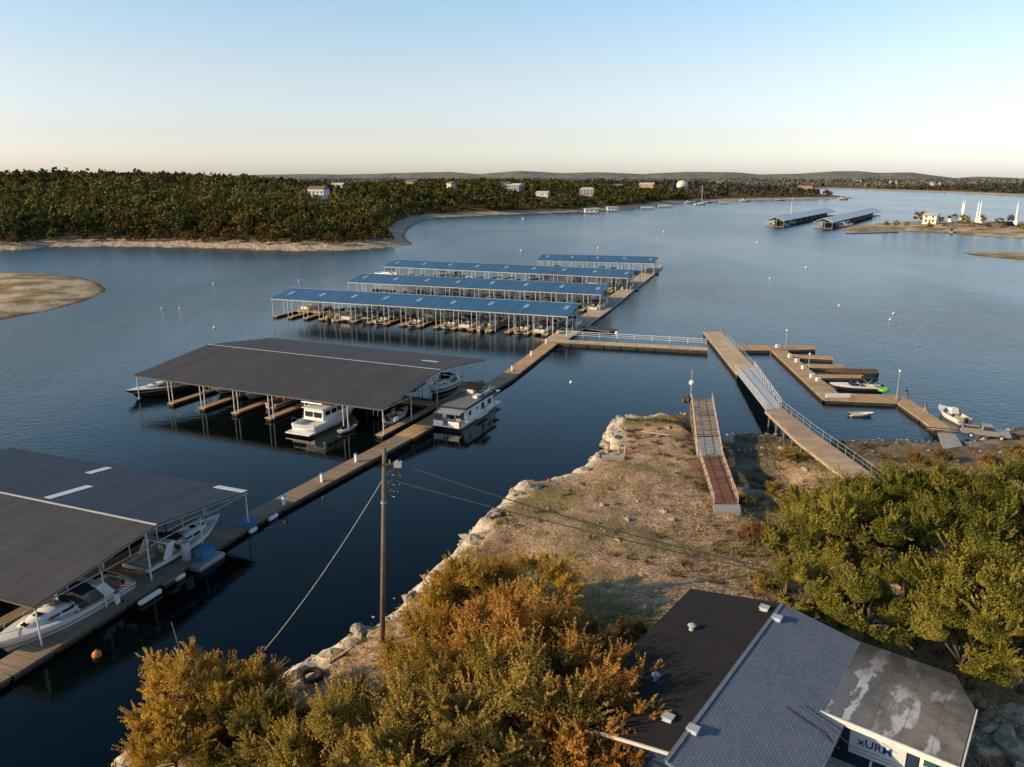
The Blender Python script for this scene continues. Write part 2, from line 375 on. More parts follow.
ht = t.math('ADD', t.math('MULTIPLY', fine, .6), t.math('MULTIPLY', vor.outputs['Distance'], -.5))
t.bsdf(col, .92, 0, t.bump(ht, .7, .12), .15); bank_m = t.mat
o = link('shore_ground', mesh_np('shore_ground', V, inv.reshape(-1, 4), bank_m)); at_ = o.data.attributes.new('shore', 'FLOAT', 'POINT'); at_.data.foreach_set('value', SHV.astype(np.float32)); o['kind'] = 'structure'
def gz(x, y): return float(land_h(np.array([x]), np.array([y]))[0])
def G(px, py):
    """point on the near shore seen in direction (px, py)"""
    z = 2.5
    for _ in range(12):
        q = P(px, py, z); z = .5 * z + .5 * max(gz(q.x, q.y), 0)
    return Vector((q.x, q.y, z))

# ------------------------------------------------------------------ far shore
def W(l): return [tuple(P(*q)[:2]) for q in l]
L1 = [(-2600, 380), (-700, 372)] + W([(0, 251), (22, 250), (48, 247.5), (70, 247), (90, 246.5), (150, 247), (220, 249), (290, 251), (330, 251), (372, 249), (398, 246.5), (414, 244.6), (408, 241), (404, 236), (408, 229), (418, 223), (423, 219.5), (450, 217), (478, 215.8), (530, 213.6), (582, 212), (630, 208.5), (660, 206), (673, 202.9), (700, 201.8), (766, 200), (820, 199.3), (856, 198.2), (832, 196.6), (812, 195), (790, 192.5), (800, 190.2), (827, 188.6), (909, 191.2), (960, 193), (1024, 196)]) + [(1500, 1430), (4000, 1500), (12000, 3000), (12000, 12000), (-12000, 12000), (-12000, 380)]
def hill_h(x, y):
    x = np.asarray(x, float); y = np.asarray(y, float); r = np.hypot(x, y); d = sdist(x, y, L1)
    j = fbm(x, y, 60, 4, 31) * 6; d = d + np.where(d > 0, j * np.clip(d / 25, 0, 1), 0)
    beach = np.clip(d, 0, 16) * .16
    g1 = 18 * np.exp(-(((x + 250) / 330) ** 2 + ((y - 690) / 210) ** 2))
    g1 += 14 * np.exp(-(((x + 40) / 280) ** 2 + ((y - 1090) / 260) ** 2)) + 15 * np.exp(-(((x - 230) / 300) ** 2 + ((y - 1500) / 300) ** 2))
    g1 += 13 * np.exp(-(((x + 560) / 260) ** 2 + ((y - 700) / 260) ** 2))
    rise = 1 - np.exp(-np.clip(d - 15, 0, 1e5) / 75)
    inland = np.clip((r - 1500) / 3000, 0, 1) * 14
    z = beach + rise * (6 + g1 + fbm(x, y, 160, 3, 40) * 4 + inland * np.clip(d / 600, 0, 1))
    return np.where(d < 0, np.maximum(d * .12, -2), z)
az = np.linspace(R(-62), R(62), 420); rr = 330 * (30 ** (np.linspace(0, 1, 230) ** 1.15)); A_, R_ = np.meshgrid(az, rr)
X = np.sin(A_) * R_; Y = np.cos(A_) * R_; Z = hill_h(X, Y); D = sdist(X, Y, L1)
idx = np.arange(X.size).reshape(X.shape); fc = np.stack([idx[:-1, :-1], idx[:-1, 1:], idx[1:, 1:], idx[1:, :-1]], -1).reshape(-1, 4)
fc = fc[(Z[1:, 1:] > -1.9).ravel() | (Z[:-1, :-1] > -1.9).ravel()]; used, inv = np.unique(fc, return_inverse=True)
V = np.stack([X, Y, Z], -1).reshape(-1, 3)[used]
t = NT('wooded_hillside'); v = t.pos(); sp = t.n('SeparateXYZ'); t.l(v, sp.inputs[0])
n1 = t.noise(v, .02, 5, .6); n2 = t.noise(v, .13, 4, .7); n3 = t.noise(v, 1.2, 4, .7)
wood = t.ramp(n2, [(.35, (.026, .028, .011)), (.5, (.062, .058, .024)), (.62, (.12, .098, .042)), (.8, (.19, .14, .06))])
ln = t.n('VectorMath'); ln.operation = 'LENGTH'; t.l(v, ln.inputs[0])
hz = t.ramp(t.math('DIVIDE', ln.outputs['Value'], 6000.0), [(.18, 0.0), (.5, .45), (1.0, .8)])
wood = t.mix(hz, wood, (.17, .175, .16))  # distance haze mixed into the wood colour
bz = t.math('ADD', sp.outputs[2], t.math('MULTIPLY', t.math('SUBTRACT', n2, .5), 2.4))
sand = t.ramp(n3, [(.3, (.34, .25, .16)), (.6, (.56, .45, .32)), (.75, (.68, .57, .44))])
col = t.mix(t.ramp(t.math('DIVIDE', bz, 5.0), [(.42, 0.0), (.66, 1.0)]), sand, t.mix(t.ramp(n3, [(.4, .2), (.6, .9)]), (.2, .12, .05), wood))
col = t.mix(t.ramp(bz, [(.0, 1.0), (.35, 0.0)]), col, t.ramp(n3, [(.4, (.1, .08, .06)), (.65, (.3, .24, .18))]))
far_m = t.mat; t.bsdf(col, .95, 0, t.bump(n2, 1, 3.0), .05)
# the valleys are clamped: ColorRamp input above 1 stays at the wooded end
o = link('far_shore_hills', mesh_np('far_shore_hills', V, inv.reshape(-1, 4), far_m)); o['kind'] = 'structure'
def hz_at(x, y): return float(hill_h(np.array([x]), np.array([y]))[0])
def far_hit(px, py):
    dx, dy, dz = ray(px, py); t_ = np.arange(330, 4000, 3.0); zz = H + dz * t_; hh_ = hill_h(dx * t_, dy * t_)
    k = np.argmax(zz < hh_)
    if not (zz < hh_).any(): k = np.argmin(zz - hh_)
    return Vector((dx * t_[k], dy * t_[k], float(hh_[k])))
# distant ridges
SK = [(-120, 181), (0, 180), (60, 178.5), (150, 176.5), (250, 175), (300, 174), (340, 174.5), (420, 172.5), (450, 172), (480, 174), (521, 170.8), (560, 173), (600, 172), (640, 174), (690, 171.8), (735, 172), (760, 174.5), (800, 173.5), (835, 171.2), (858, 171), (880, 173), (912, 172.3), (930, 175), (955, 178), (975, 176.6), (990, 176.8), (1024, 178.4), (1150, 179)]
xs = np.linspace(-110, 1140, 500); ys = np.interp(xs, [a for a, b in SK], [b for a, b in SK]); rows = []
for dist, f in ((4300, 0), (5000, .45), (5600, .85), (6200, 1.0), (7200, .5)):
    row = []
    for x, y in zip(xs, ys):
        dx, dy, dz = ray(x, y); top = H + dz / dy * 6200; n = float(fbm(np.array([x * 60.]), np.array([dist * 1.]), 900, 4, 5)[0])
        row.append((dx / dy * dist, dist, max(5.0, 5 + (top - 5) * f * (1 + (n * .12 if f < 1 else n * .03)))))
    rows.append(row)
V = np.array(rows).reshape(-1, 3); idx = np.arange(len(V)).reshape(len(rows), -1)
fc = np.stack([idx[:-1, :-1], idx[:-1, 1:], idx[1:, 1:], idx[1:, :-1]], -1).reshape(-1, 4)
t = NT('hazy_ridge'); n = t.noise(t.pos((1, .5, 2)), .008, 5, .65); col = t.ramp(n, [(.35, (.16, .165, .16)), (.6, (.26, .25, .225)), (.75, (.33, .31, .27))]); t.bsdf(col, 1, 0, None, 0)
o = link('distant_hills', mesh_np('distant_hills', V, fc, t.mat)); o['kind'] = 'structure'

# sand spits and bars out in the lake
t = NT('dry_sand'); v = t.pos(); n2 = t.noise(v, .08, 5, .65); n3 = t.noise(v, .9, 5, .7)
sp = t.n('SeparateXYZ'); t.l(v, sp.inputs[0])
col = t.mix(t.ramp(n2, [(.43, 0.0), (.56, .9)]), t.ramp(n3, [(.3, (.36, .275, .185)), (.55, (.56, .45, .33)), (.75, (.72, .61, .48))]), t.ramp(n3, [(.35, (.13, .1, .035)), (.65, (.32, .22, .08))]))
col = t.mix(1.0, col, t.ramp(sp.outputs[2], [(.05, .4), (.3, 1.0)]), 'MULTIPLY')
t.bsdf(col, .95, 0, t.bump(n3, .6, .3), .05); sand_m = t.mat
def spit(name, poly, hmax, slope, res, seed):
    xs = [p[0] for p in poly]; ys = [p[1] for p in poly]
    X, Y = np.meshgrid(np.arange(min(xs) - 3 * res, max(xs) + 3 * res, res), np.arange(min(ys) - 3 * res, max(ys) + 3 * res, res))
    d = sdist(X, Y, poly) + fbm(X, Y, res * 9, 3, seed) * res * 1.2
    Z = np.where(d > 0, hmax * (1 - np.exp(-d * slope / hmax)), np.maximum(d * .2, -.8)) + fbm(X, Y, res * 4, 3, seed + 2) * .12 * np.clip(d / 4, 0, 1)
    idx = np.arange(X.size).reshape(X.shape); fc = np.stack([idx[:-1, :-1], idx[:-1, 1:], idx[1:, 1:], idx[1:, :-1]], -1).reshape(-1, 4)
    fc = fc[(Z[:-1, :-1] > -.75).ravel()]; used, inv = np.unique(fc, return_inverse=True)
    o = link(name, mesh_np(name, np.stack([X, Y, Z], -1).reshape(-1, 3)[used], inv.reshape(-1, 4), sand_m)); o['kind'] = 'structure'; return o
spit('gravel_spit', W([(-60, 274), (0, 272.5), (45, 273.5), (80, 277.5), (100, 284), (107, 290), (98, 296), (80, 303), (45, 312), (0, 320), (-60, 330)]), 2.2, .12, 1.0, 50)
spit('sand_point', W([(838, 229.5), (850, 226), (880, 223.5), (905, 222), (940, 221.5), (985, 222), (1024, 223), (1100, 224), (1100, 244), (1024, 238), (985, 236), (939, 232.8), (905, 231.5), (884, 230.8), (862, 232)]), 3.0, .12, 2.0, 60)
spit('sand_bar', W([(962, 253), (985, 252), (1024, 253), (1080, 254), (1080, 266), (1024, 260.5), (1000, 258), (975, 255.5)]), .9, .08, 1.0, 70)
spit('low_sand_spit', W([(-40, 243.8), (0, 244), (35, 245.5), (52, 246.6), (30, 249), (0, 250.5), (-40, 252)]), 1.2, .1, 2.0, 80)

# ------------------------------------------------------------------ roofed docks
roofA = roof_metal('grey_roof_sheets', (.075, .07, .066), .95, .6, .0, .6, .75, .25); roofA2 = roof_metal('sky_tinted_roof_sheets', (.036, .05, .08), .95, .62, .0, .6, .8, .25)  # same roof; back slope carries the blue sky reflection in its colour
roofB = roof_metal('charcoal_roof_sheets', (.066, .062, .06), 1.0, .6, .0, .45, .55, .25)
roofBlue = roof_metal('blue_roof_sheets', (.038, .12, .245), 1.0, .42, .0, .3, .35)
skyb = plain('dulled_skylight', (.3, .4, .5), .4, 0, .2, 1.5)
trimm = plain('pale_trim', (.55, .54, .5), .5, 0, .15, 2)
roofW_ = [None]
def covered_dock(label, group, FL, FR, Wd, eave, ridge, bays, mats, skylights, pairs=False, fw=1.3, seam='ridge_cap', posts_rows=None, deckm=deck_warm, trunk=True, fingers=None):
    """origin at the front left eave corner; local x runs along the ridge towards the shore walkway, local y from front to back"""
    FL = Vector((FL.x, FL.y, 0)); FR = Vector((FR.x, FR.y, 0)); ax = FR - FL; L = ax.length
    r = empty('covered_dock', FL, math.atan2(ax.y, ax.x), label, 'boat dock', group)
    hw = Wd / 2; th = .10
    pf = math.atan2(ridge - eave, hw); sl_ = math.hypot(hw, ridge - eave)
    for side, m in ((0, mats[0]), (1, mats[1])):
        mb = MB(); mb.span((0, 0, -th), (L, sl_ - .02, 0)); o = mb.build('roof_slope', m, r)
        if side == 0: o.location = (0, 0, eave); o.rotation_euler = (pf, 0, 0)
        else: o.location = (L, Wd, eave); o.rotation_euler = (pf, 0, math.pi)
        for (sx, sy, w_, h_) in skylights[side]:
            mb = MB(); mb.span((sx, sy, .012), (sx + w_, sy + h_, .04)); mb.build('skylight_panel', skyb if mats[0] is roofBlue else skyl, o)
    mb = MB(); mb.add([(0, hw - .16, ridge - .16 * math.tan(pf) + .03), (0, hw, ridge + .045), (0, hw + .16, ridge - .16 * math.tan(pf) + .03), (L, hw - .16, ridge - .16 * math.tan(pf) + .03), (L, hw, ridge + .045), (L, hw + .16, ridge - .16 * math.tan(pf) + .03)], [(0, 3, 4, 1), (1, 4, 5, 2)])
    mb.build('ridge_cap', trimm, r)
    for y in (.25, Wd - .25):
        mb = MB(); z = eave + .25 * math.tan(pf) - .28; mb.bar((.1, y, z), (L - .1, y, z), .12, .26 if mats[0] is not roofW_[0] else .5); mb.build('eave_beam', trimm if mats[0] is roofBlue else plain('dark_steel', (.1, .1, .1), .6), r)
    for x in (.12, L - .12):
        mb = MB()
        for a, b in (((x, .1, eave - .12), (x, hw, ridge - .14)), ((x, Wd - .1, eave - .12), (x, hw, ridge - .14))): mb.bar(a, b, .08, .2)
        for k in range(1, 8):
            y = Wd * k / 8; mb.bar((x, y, eave - .22), (x, y, eave + (ridge - eave) * (1 - abs(y - hw) / hw) - .2), .06, .06)
        mb.bar((x, .2, eave - .22), (x, Wd - .2, eave - .22), .08, .1); mb.build('gable_truss', galv, r)
    pm = MB(); pm.tube((0, 0, .3), (0, 0, eave - .15), .07, .07, 8); pmesh = pm.mesh('post', postw)
    pk = MB(); pk.tube((0, 0, .3), (0, 0, ridge - .3), .085, .085, 8); pkmesh = pk.mesh('post', postw)
    rows = posts_rows or [(.35, 0), (Wd - .35, 0), (hw - fw * .6, 1)]
    for i in range(bays + 1):
        x = .3 + (L - .6) * i / bays
        for y, tall in rows:
            o = link('post', pkmesh if tall else pmesh, r); o.location = (x, y, 0)
            if pairs and not tall and 0 < i < bays and (mats[0] is not roofBlue or y < 1): o = link('post', pmesh, r); o.location = (x + (.75 if mats[0] is not roofBlue else 1.25), y, 0)
    if trunk:
        mb = MB(); mb.span((.5, hw - 1.1, .38), (L + 1.2, hw + 1.1, .52)); o = mb.build('main_walkway', deckm, r)
        mb = MB(); mb.span((.6, hw - 1.0, -.3), (L + 1.1, hw + 1.0, .36)); mb.build('float', floatm, o)
    fm = MB(); fm.span((-fw / 2, 0, .36), (fw / 2, hw - 1.15, .5)); fmesh = fm.mesh('finger_pier', [deckm])
    ff = MB(); ff.span((-fw / 2 + .08, .1, -.25), (fw / 2 - .08, hw - 1.2, .34)); ffm = ff.mesh('finger_float', floatm)
    for i in range(bays + 1):
        if fingers is not None and i not in fingers: continue
        x = .3 + fw / 2 + (L - .6 - fw) * i / bays
        for y, s in ((0.05, 0), (Wd - .05, 1)):
            o = link('finger_pier', fmesh, r); o.location = (x, y, 0); o.rotation_euler = (0, 0, math.pi * s)
            q = link('finger_float', ffm, o)
    r['L'] = L; r['W'] = Wd
    return r
def dock_pt(r, x, y, z=0):
    c, s = math.cos(r.rotation_euler[2]), math.sin(r.rotation_euler[2])
    return Vector((r.location.x + x * c - y * s, r.location.y + x * s + y * c, z))

# near dock (grey), next dock (charcoal)
A_L = P(33, 607, 4.0); A_R = P(250, 490, 4.0); A_L.z = A_R.z = 0
dA = (A_R - A_L); WA = dA.length; uA = dA.normalized(); axA = Vector((uA.y, -uA.x, 0))     # axA: towards the shore
LA = 34.0
dockA = covered_dock('grey metal roofed boat dock nearest the camera, with a few pale roof panels', None, A_L - axA * LA, A_L, WA, 4.0, 5.35, 6, (roofA, roofA2),
    ([], [(.02, .3, .9 * 4, 2.2 * 0 + .8), (13.6, 6.4, .9, 4.6), (17.5, .7, .9, 2.6)]), fw=1.2, posts_rows=[(.35, 0), (WA - .35, 0), (WA * .26, 0), (WA * .72, 0), (WA / 2 - 1.0, 1)], deckm=deck_grey)
# roof of the near dock: the white strip at its shore corner runs up the slope
B_FL, B_FR, B_BL, B_BR = [P(*q, 4.25) for q in ((133, 375), (383, 409), (272, 338), (484, 359))]
WB = ((B_BL - B_FL).length + (B_BR - B_FR).length) / 2
dockB = covered_dock('charcoal metal roofed boat dock behind the grey one, with a houseboat beside it', None, B_FL, B_FR, WB, 4.25, 6.05, 7, (roofB, roofB),
    ([], [(4.5, 8.2, 3.0, .7)]), posts_rows=[(.35, 0), (WB - .35, 0), (WB * .24, 0), (WB * .76, 0), (WB / 2 - .7, 1)], pairs=True, fw=1.1, fingers=(1, 2, 3, 4, 5, 7), deckm=deck_warm)

blue_docks = []
BD = [((270, 298), (568, 316), 17, 'nearest'), ((347, 281.5), (601, 294.2), 17, 'second'), ((383, 266), (628, 277.6), 18, 'third'), ((537, 260), (654.5, 263), 10, 'farthest')]
BW = 18.5
for k, (l, r_, bays, nm) in enumerate(BD):
    a, b_ = P(*l, 5.0), P(*r_, 5.0); L = (b_ - a).length; n = round(L / 10.2)
    sk = [[(2.5 + (L - 5) * i / n + random.uniform(-.3, .3), 4.2 + random.uniform(-.5, .5), .95, 2.6) for i in range(n + 1)], [(4 + (L - 8) * i / n, 5, .95, 2.4) for i in range(n + 1)]]
    lab = ['blue roofed boat dock nearest of the four, longest row of open finger piers showing', 'second blue roofed boat dock from the near end, behind the nearest one',
           'third blue roofed boat dock, with a dark covered boat beyond its left end', 'short blue roofed dock at the far end of the row of four'][k]
    blue_docks.append(covered_dock(lab, 'blue roofed covered docks', a, b_, BW, 5.0, 6.35, bays, (roofBlue, roofBlue), sk, pairs=True, fw=1.25, posts_rows=[(.35, 0), (BW - .35, 0), (BW / 2 - .9, 1), (BW * .27, 0)], deckm=deck_warm))

# ------------------------------------------------------------------ walkways
def rail_run(parent, a, b, name='railing', h=1.05, step=2.0, m=None, r=.035, mids=2, feet=True):
    """one side of railing: a rail part whose posts are sub-parts"""
    m = m or galv; a = Vector(a); b = Vector(b); n = max(1, round((b - a).length / step)); up = Vector((0, 0, h)); mb = MB()
    for k in range(mids + 1):
        o_ = Vector((0, 0, h * (1 - k / (mids + 1)))); mb.tube(a + o_, b + o_, r if k == 0 else r * .7, None, 6)
    o = mb.build(name, m, parent); pm = MB(); pm.tube((0, 0, 0), (0, 0, h), r, r, 6); me = pm.mesh('railing_post', m)
    for i in range(n + 1):
        q = link('railing_post', me, o); q.location = a + (b - a) * i / n
    return o
def strip(name, label, pts, w, ztop=.55, th=.14, m=deck_warm, cat='walkway', group=None, fl=True, fh=.55, shift=(0, 0)):
    """floating walkway following pts (centre line), deck on dark floats"""
    pts = [Vector((p[0], p[1], 0)) for p in pts]; r = empty(name, pts[0], 0, label, cat, group); o0 = pts[0]
    for i, (a, b) in enumerate(zip(pts[:-1], pts[1:])):
        d = (b - a); L = d.length; ang = math.atan2(d.y, d.x)
        mb = MB(); mb.span((0, -w / 2, ztop - th), (L, w / 2, ztop)); o = mb.build('deck', m, r); o.location = a - o0; o.rotation_euler = (0, 0, ang)
        mb = MB(); mb.span((.02, -w / 2 - .045, ztop - th - .08), (L - .02, -w / 2 - .002, ztop - .01)); mb.span((.02, w / 2 + .002, ztop - th - .08), (L - .02, w / 2 + .045, ztop - .01)); mb.build('edge_board', postw if w > 3.5 else polewood, o)
        if fl:
            mb = MB(); n = max(1, int(L / 3.2))
            for k in range(n):
                x0 = L * k / n + .12; x1 = L * (k + 1) / n - .12; mb.span((x0, -w / 2 + .06, -.3), (x1, w / 2 - .06, ztop - th - .01))
            mb.build('float', floatm, o)
    return r
sp1 = P(-40, 694, .5); spA = P(0, 672, .5); spB = P(250, 519, .5); spC = P(404, 437, .5); spD = P(505, 378, .5); spE = P(553, 341.5, .5)
strip('floating_walkway', 'long narrow floating walkway running past the two grey roofed docks', [sp1, spA, spB, spC], 2.5, m=deck_grey)
strip('floating_walkway', 'orange brown floating walkway between the houseboat and the blue roofed docks', [spC, spD, spE], 2.9, m=deck_warm)
spine2 = [P(553, 341.5, .5), P(603, 308, .5), P(626, 290, .5), P(652, 270.5, .5), P(657.5, 265, .5)]
strip('floating_walkway', 'walkway linking the shore ends of the four blue roofed docks', spine2, 4.6, m=deck_pale)
# small fuel platform beside it
q0, q1 = P(583, 328, .5), P(617, 329, .5)
strip('floating_platform', 'short wooden mooring platform sticking out beside the nearest blue roofed dock', [P(584, 326.5, .5), P(614, 330.5, .5)], 3.6, m=deck_warm)

# railed bridge from the roofed docks to the pier
br = strip('footbridge', 'pale floating footbridge with white railing between the blue docks and the pier', [P(556, 341, .7), P(708, 349, .7)], 3.2, .75, m=deck_pale)
a, b = P(566, 336.3, .75), P(706, 344.5, .75)
def rel(p, r): return Vector((p.x - r.location.x, p.y - r.location.y, p.z))
rail_run(br, rel(a, br), rel(b, br), h=1.15, step=3.6, m=white, r=.05)

# pier: floating head, metal ramp, fixed landing on piles
def quad_deck(name, parent, Lp, Rp, th, m, loc=(0, 0, 0)):
    mb = MB(); n = len(Lp)
    for i in range(n - 1): mb.slab([Lp[i], Rp[i], Rp[i + 1], Lp[i + 1]][::1] if (Rp[i] - Lp[i]).cross(Lp[i + 1] - Lp[i]).z > 0 else [Lp[i], Lp[i + 1], Rp[i + 1], Rp[i]], th)
    return mb.build(name, m, parent)
p0 = P(703, 332, 0); pier = empty('pier_head', p0, 0, 'floating pier head at the lake end of the long pier', 'pier')
Lf = [P(703, 332, .75), P(716, 348, .75), P(737, 374.5, .75)]; Rf = [P(721, 331.5, .75), P(733, 343.5, .75), P(757, 371, .75)]
quad_deck('deck', pier, [rel(p, pier) for p in Lf], [rel(p, pier) for p in Rf], .16, deck_pale)
quad_deck('float', pier, [rel(p, pier) - Vector((-.08, 0, .17)) for p in Lf], [rel(p, pier) - Vector((.08, 0, .17)) for p in Rf], .85, floatm)
rail_run(pier, rel(P(704, 331.8, .75), pier), rel(P(720.5, 331.4, .75), pier), step=2.0, m=galv)
rail_run(pier, rel(P(727.5, 338.5, .75), pier), rel(P(756, 370, .75), pier), step=2.2, m=galv, mids=1)
zr = 2.1
rampL = [P(735.5, 371, .95), P(766, 410, zr)]; rampR = [P(754, 367.5, .95), P(781, 407, zr)]
gw = empty('gangway', (rampL[0].x, rampL[0].y, 0), 0, 'sloping grey metal gangway with truss railings linking the pier head to the fixed landing', 'gangway')
quad_deck('deck', gw, [rel(p, gw) for p in rampL], [rel(p, gw) for p in rampR], .12, alum)
for s, (a, b) in enumerate(((rampL[0], rampL[1]), (rampR[0], rampR[1]))):
    a = rel(a, gw); b = rel(b, gw); o = rail_run(gw, a, b, 'truss_railing', 1.15, 1.9, alum, .05, 1)
    n = 13; mb = MB()
    for i in range(n):
        c = a + (b - a) * i / n; d = a + (b - a) * (i + 1) / n; up = Vector((0, 0, 1.15))
        if i % 2: c, d = c + up, d
        else: c, d = c, d + up
        mb.tube(c, d, .028, None, 5)
    mb.build('brace', alum, o)
fixL = [P(766, 410.5, zr), P(798, 441, zr), P(845, 477, zr + .5), P(872, 498, zr + .8)]; fixR = [P(780.5, 407, zr), P(816, 434.5, zr), P(862, 467, zr + .5), P(890, 488, zr + .8)]
fp = empty('fixed_landing', (fixL[0].x, fixL[0].y, 0), 0, 'long boarded landing on timber piles reaching the shore, white railing along its far side', 'pier')
quad_deck('deck', fp, [rel(p, fp) for p in fixL], [rel(p, fp) for p in fixR], .16, deck_grey_l := planks('silver_boards', (.54, .385, .26), .25, .18, 1))
for Ls in (fixL, fixR):
    for a, b in zip(Ls[:-1], Ls[1:]):
        mb = MB(); off = Vector((-.09 if Ls is fixL else .09, 0, -.2)); mb.bar(rel(a, fp) + off, rel(b, fp) + off, .14, .34); mb.build('edge_beam', plain('sunlit_beam', (.42, .33, .2), .8, 0, .25, 2), fp)
for k in range(9):
    t_ = (k + .3) / 9
    seg = min(int(t_ * 2.2), 1); f = t_ * 2.2 - seg; f = min(f, 1)
    for Ls in (fixL, fixR):
        c = Ls[seg] + (Ls[seg + 1] - Ls[seg]) * f; g = gz(c.x, c.y)
        mb = MB(); q = rel(c, fp); inn = .25 if Ls is fixL else -.25; mb.tube((q.x + inn, q.y, min(g, .3) - .5), (q.x + inn, q.y, q.z - .17), .17, .15, 8); mb.build('pile', polewood, fp)
    a = fixL[seg] + (fixL[seg + 1] - fixL[seg]) * f; b = fixR[seg] + (fixR[seg + 1] - fixR[seg]) * f
    mb = MB(); mb.bar(rel(a, fp) - Vector((.1, 0, .3)), rel(b, fp) - Vector((-.1, 0, .3)), .3, .24); mb.build('cross_beam', polewood, fp)
for a, b in zip(fixR[:-1], fixR[1:]): rail_run(fp, rel(a, fp), rel(b, fp), step=2.2, m=galv, r=.034, mids=1)

# ------------------------------------------------------------------ open mooring dock on the right
rd = empty('mooring_dock', P(771, 350, 0), 0, 'open wooden mooring dock with fingers and lamp posts, reaching the boat ramp', 'boat dock')
def rquad(pts, m=deck_warm, name='deck', th=.16, z=.6):
    mb = MB(); q = [rel(P(px, py, z), rd) for px, py in pts]
    if sum((q[i].x * q[(i + 1) % 4].y - q[(i + 1) % 4].x * q[i].y) for i in range(4)) < 0: q = q[::-1]
    mb.slab(q, th); o = mb.build(name, m, rd)
    fb = MB(); c = sum(q, Vector()) / 4; fb.slab([c + (p - c) * .965 - Vector((0, 0, th + .005)) for p in q], .8); fb.build('float', floatm, o); return o
deck_rd = planks('honey_boards', (.56, .38, .21), .3, .16, 1); deck_rx = planks('honey_cross_boards', (.56, .37, .2), .3, .16, 0)
rquad([(771, 350), (785.5, 349), (838.5, 393), (823.7, 399.5)], deck_rd)
rquad([(823.9, 399.8), (838.7, 393.2), (899, 394.8), (897, 402.8)], deck_rx)
rquad([(897.3, 402.9), (899.2, 394.6), (911, 399), (930, 413)][::1] and [(897.3, 402.9), (904, 395.4), (931, 414), (920, 419)], deck_rd)
rquad([(920.3, 419.2), (931.2, 414.2), (950, 427), (938, 433)], deck_rd)
rquad([(938.2, 433.2), (950.2, 427.2), (963, 446), (944, 449)], concrete, 'concrete_apron')
rquad([(739, 344.6), (770, 345), (771, 349.8), (742, 349.6)], deck_warm, z=.7)
rquad([(771.4, 349.8), (772, 345.2), (816, 345.8), (816, 349)], deck_warm)
for pts in ([(797, 357), (793, 354.2), (833, 356.2), (833.5, 359.2)], [(811, 367), (806.5, 363.8), (844, 364.6), (845, 368)]): rquad(pts, deck_warm, 'finger_pier')
rquad([(822, 377.5), (818, 374.5), (862, 374.4), (866, 377.4)], deck_warm, 'finger_pier')
for i, (px, py) in enumerate(((777.5, 347.5), (790, 357.5), (797, 362), (803.5, 369), (812, 377.5), (818, 381))):
    mb = MB(); mb.box((0, 0, .3), (.7, .55, .55), taper=.92); mb.box((0, 0, .6), (.76, .6, .08)); 
    d = mb.build('dock_box', white, None, loc=P(px, py, .6), rz=.2)
    tag(d, ['white dock box at the top corner of the mooring dock', 'white dock box second from the lake end of the mooring dock', 'white dock box opposite the first short finger', 'white dock box opposite the second short finger', 'white dock box just above the shade finger of the mooring dock', 'white dock box nearest the moored black and white speedboat'][i], 'dock box', 'dock boxes along the mooring dock')
wp = P(836, 398.5, .62); mb = MB(); mb.span((-2.0, -.06, 0), (2.0, .06, .62)); mb.span((-1.9, -.1, .02), (1.9, -.065, .55)); tag(mb.build('white_board', white, None, loc=P(838, 397.4, .6), rz=.03), 'white board standing along the near edge of the mooring dock', 'board')

def lamp_post(px, py, z, h, label, ball=False, group='lamp posts on the docks'):
    r = empty('lamp_post', P(px, py, z), 0, label, 'lamp post', group)
    mb = MB(); mb.tube((0, 0, 0), (0, 0, h), .09, .06, 8); mb.box((0, 0, .1), (.35, .35, .2)); mb.build('pole', galv, r)
    mb = MB()
    if ball: mb.ball((0, 0, h - 1.9), .42, 12)
    else: mb.tube((0, 0, h - .05), (0, 0, h + .25), .2, .14, 8)
    mb.build('lamp_head', white, r)
    if ball:
        mb = MB(); mb.tube((0, 0, h - 1.2), (0, 0, h), .05, .04, 6); mb.box((0, 0, h), (.3, .3, .12)); mb.build('antenna', galv, r)
    return r
lamp_post(896.3, 400, .6, 4.6, 'tall lamp post at the corner of the mooring dock near the walking people')
lamp_post(785.5, 348, .6, 3.6, 'lamp post at the lake end of the mooring dock')
lamp_post(808.3, 370, .6, 2.9, 'short lamp post half way along the mooring dock')
lamp_post(690.6, 400, 1.6, 4.6, 'lamp post with white ball lamp beside the old broken pier', True)
r = empty('flag_mast', P(786, 343, .6), 0, 'thin bare mast rising from the far end of the mooring dock', 'mast'); mb = MB(); mb.tube((0, 0, 0), (0, 0, 4.2), .06, .04, 6); mb.build('pole', galv, r); mb = MB(); mb.tube((-.4, 0, 3.6), (.4, 0, 3.6), .03, None, 5); mb.build('spreader', galv, r)

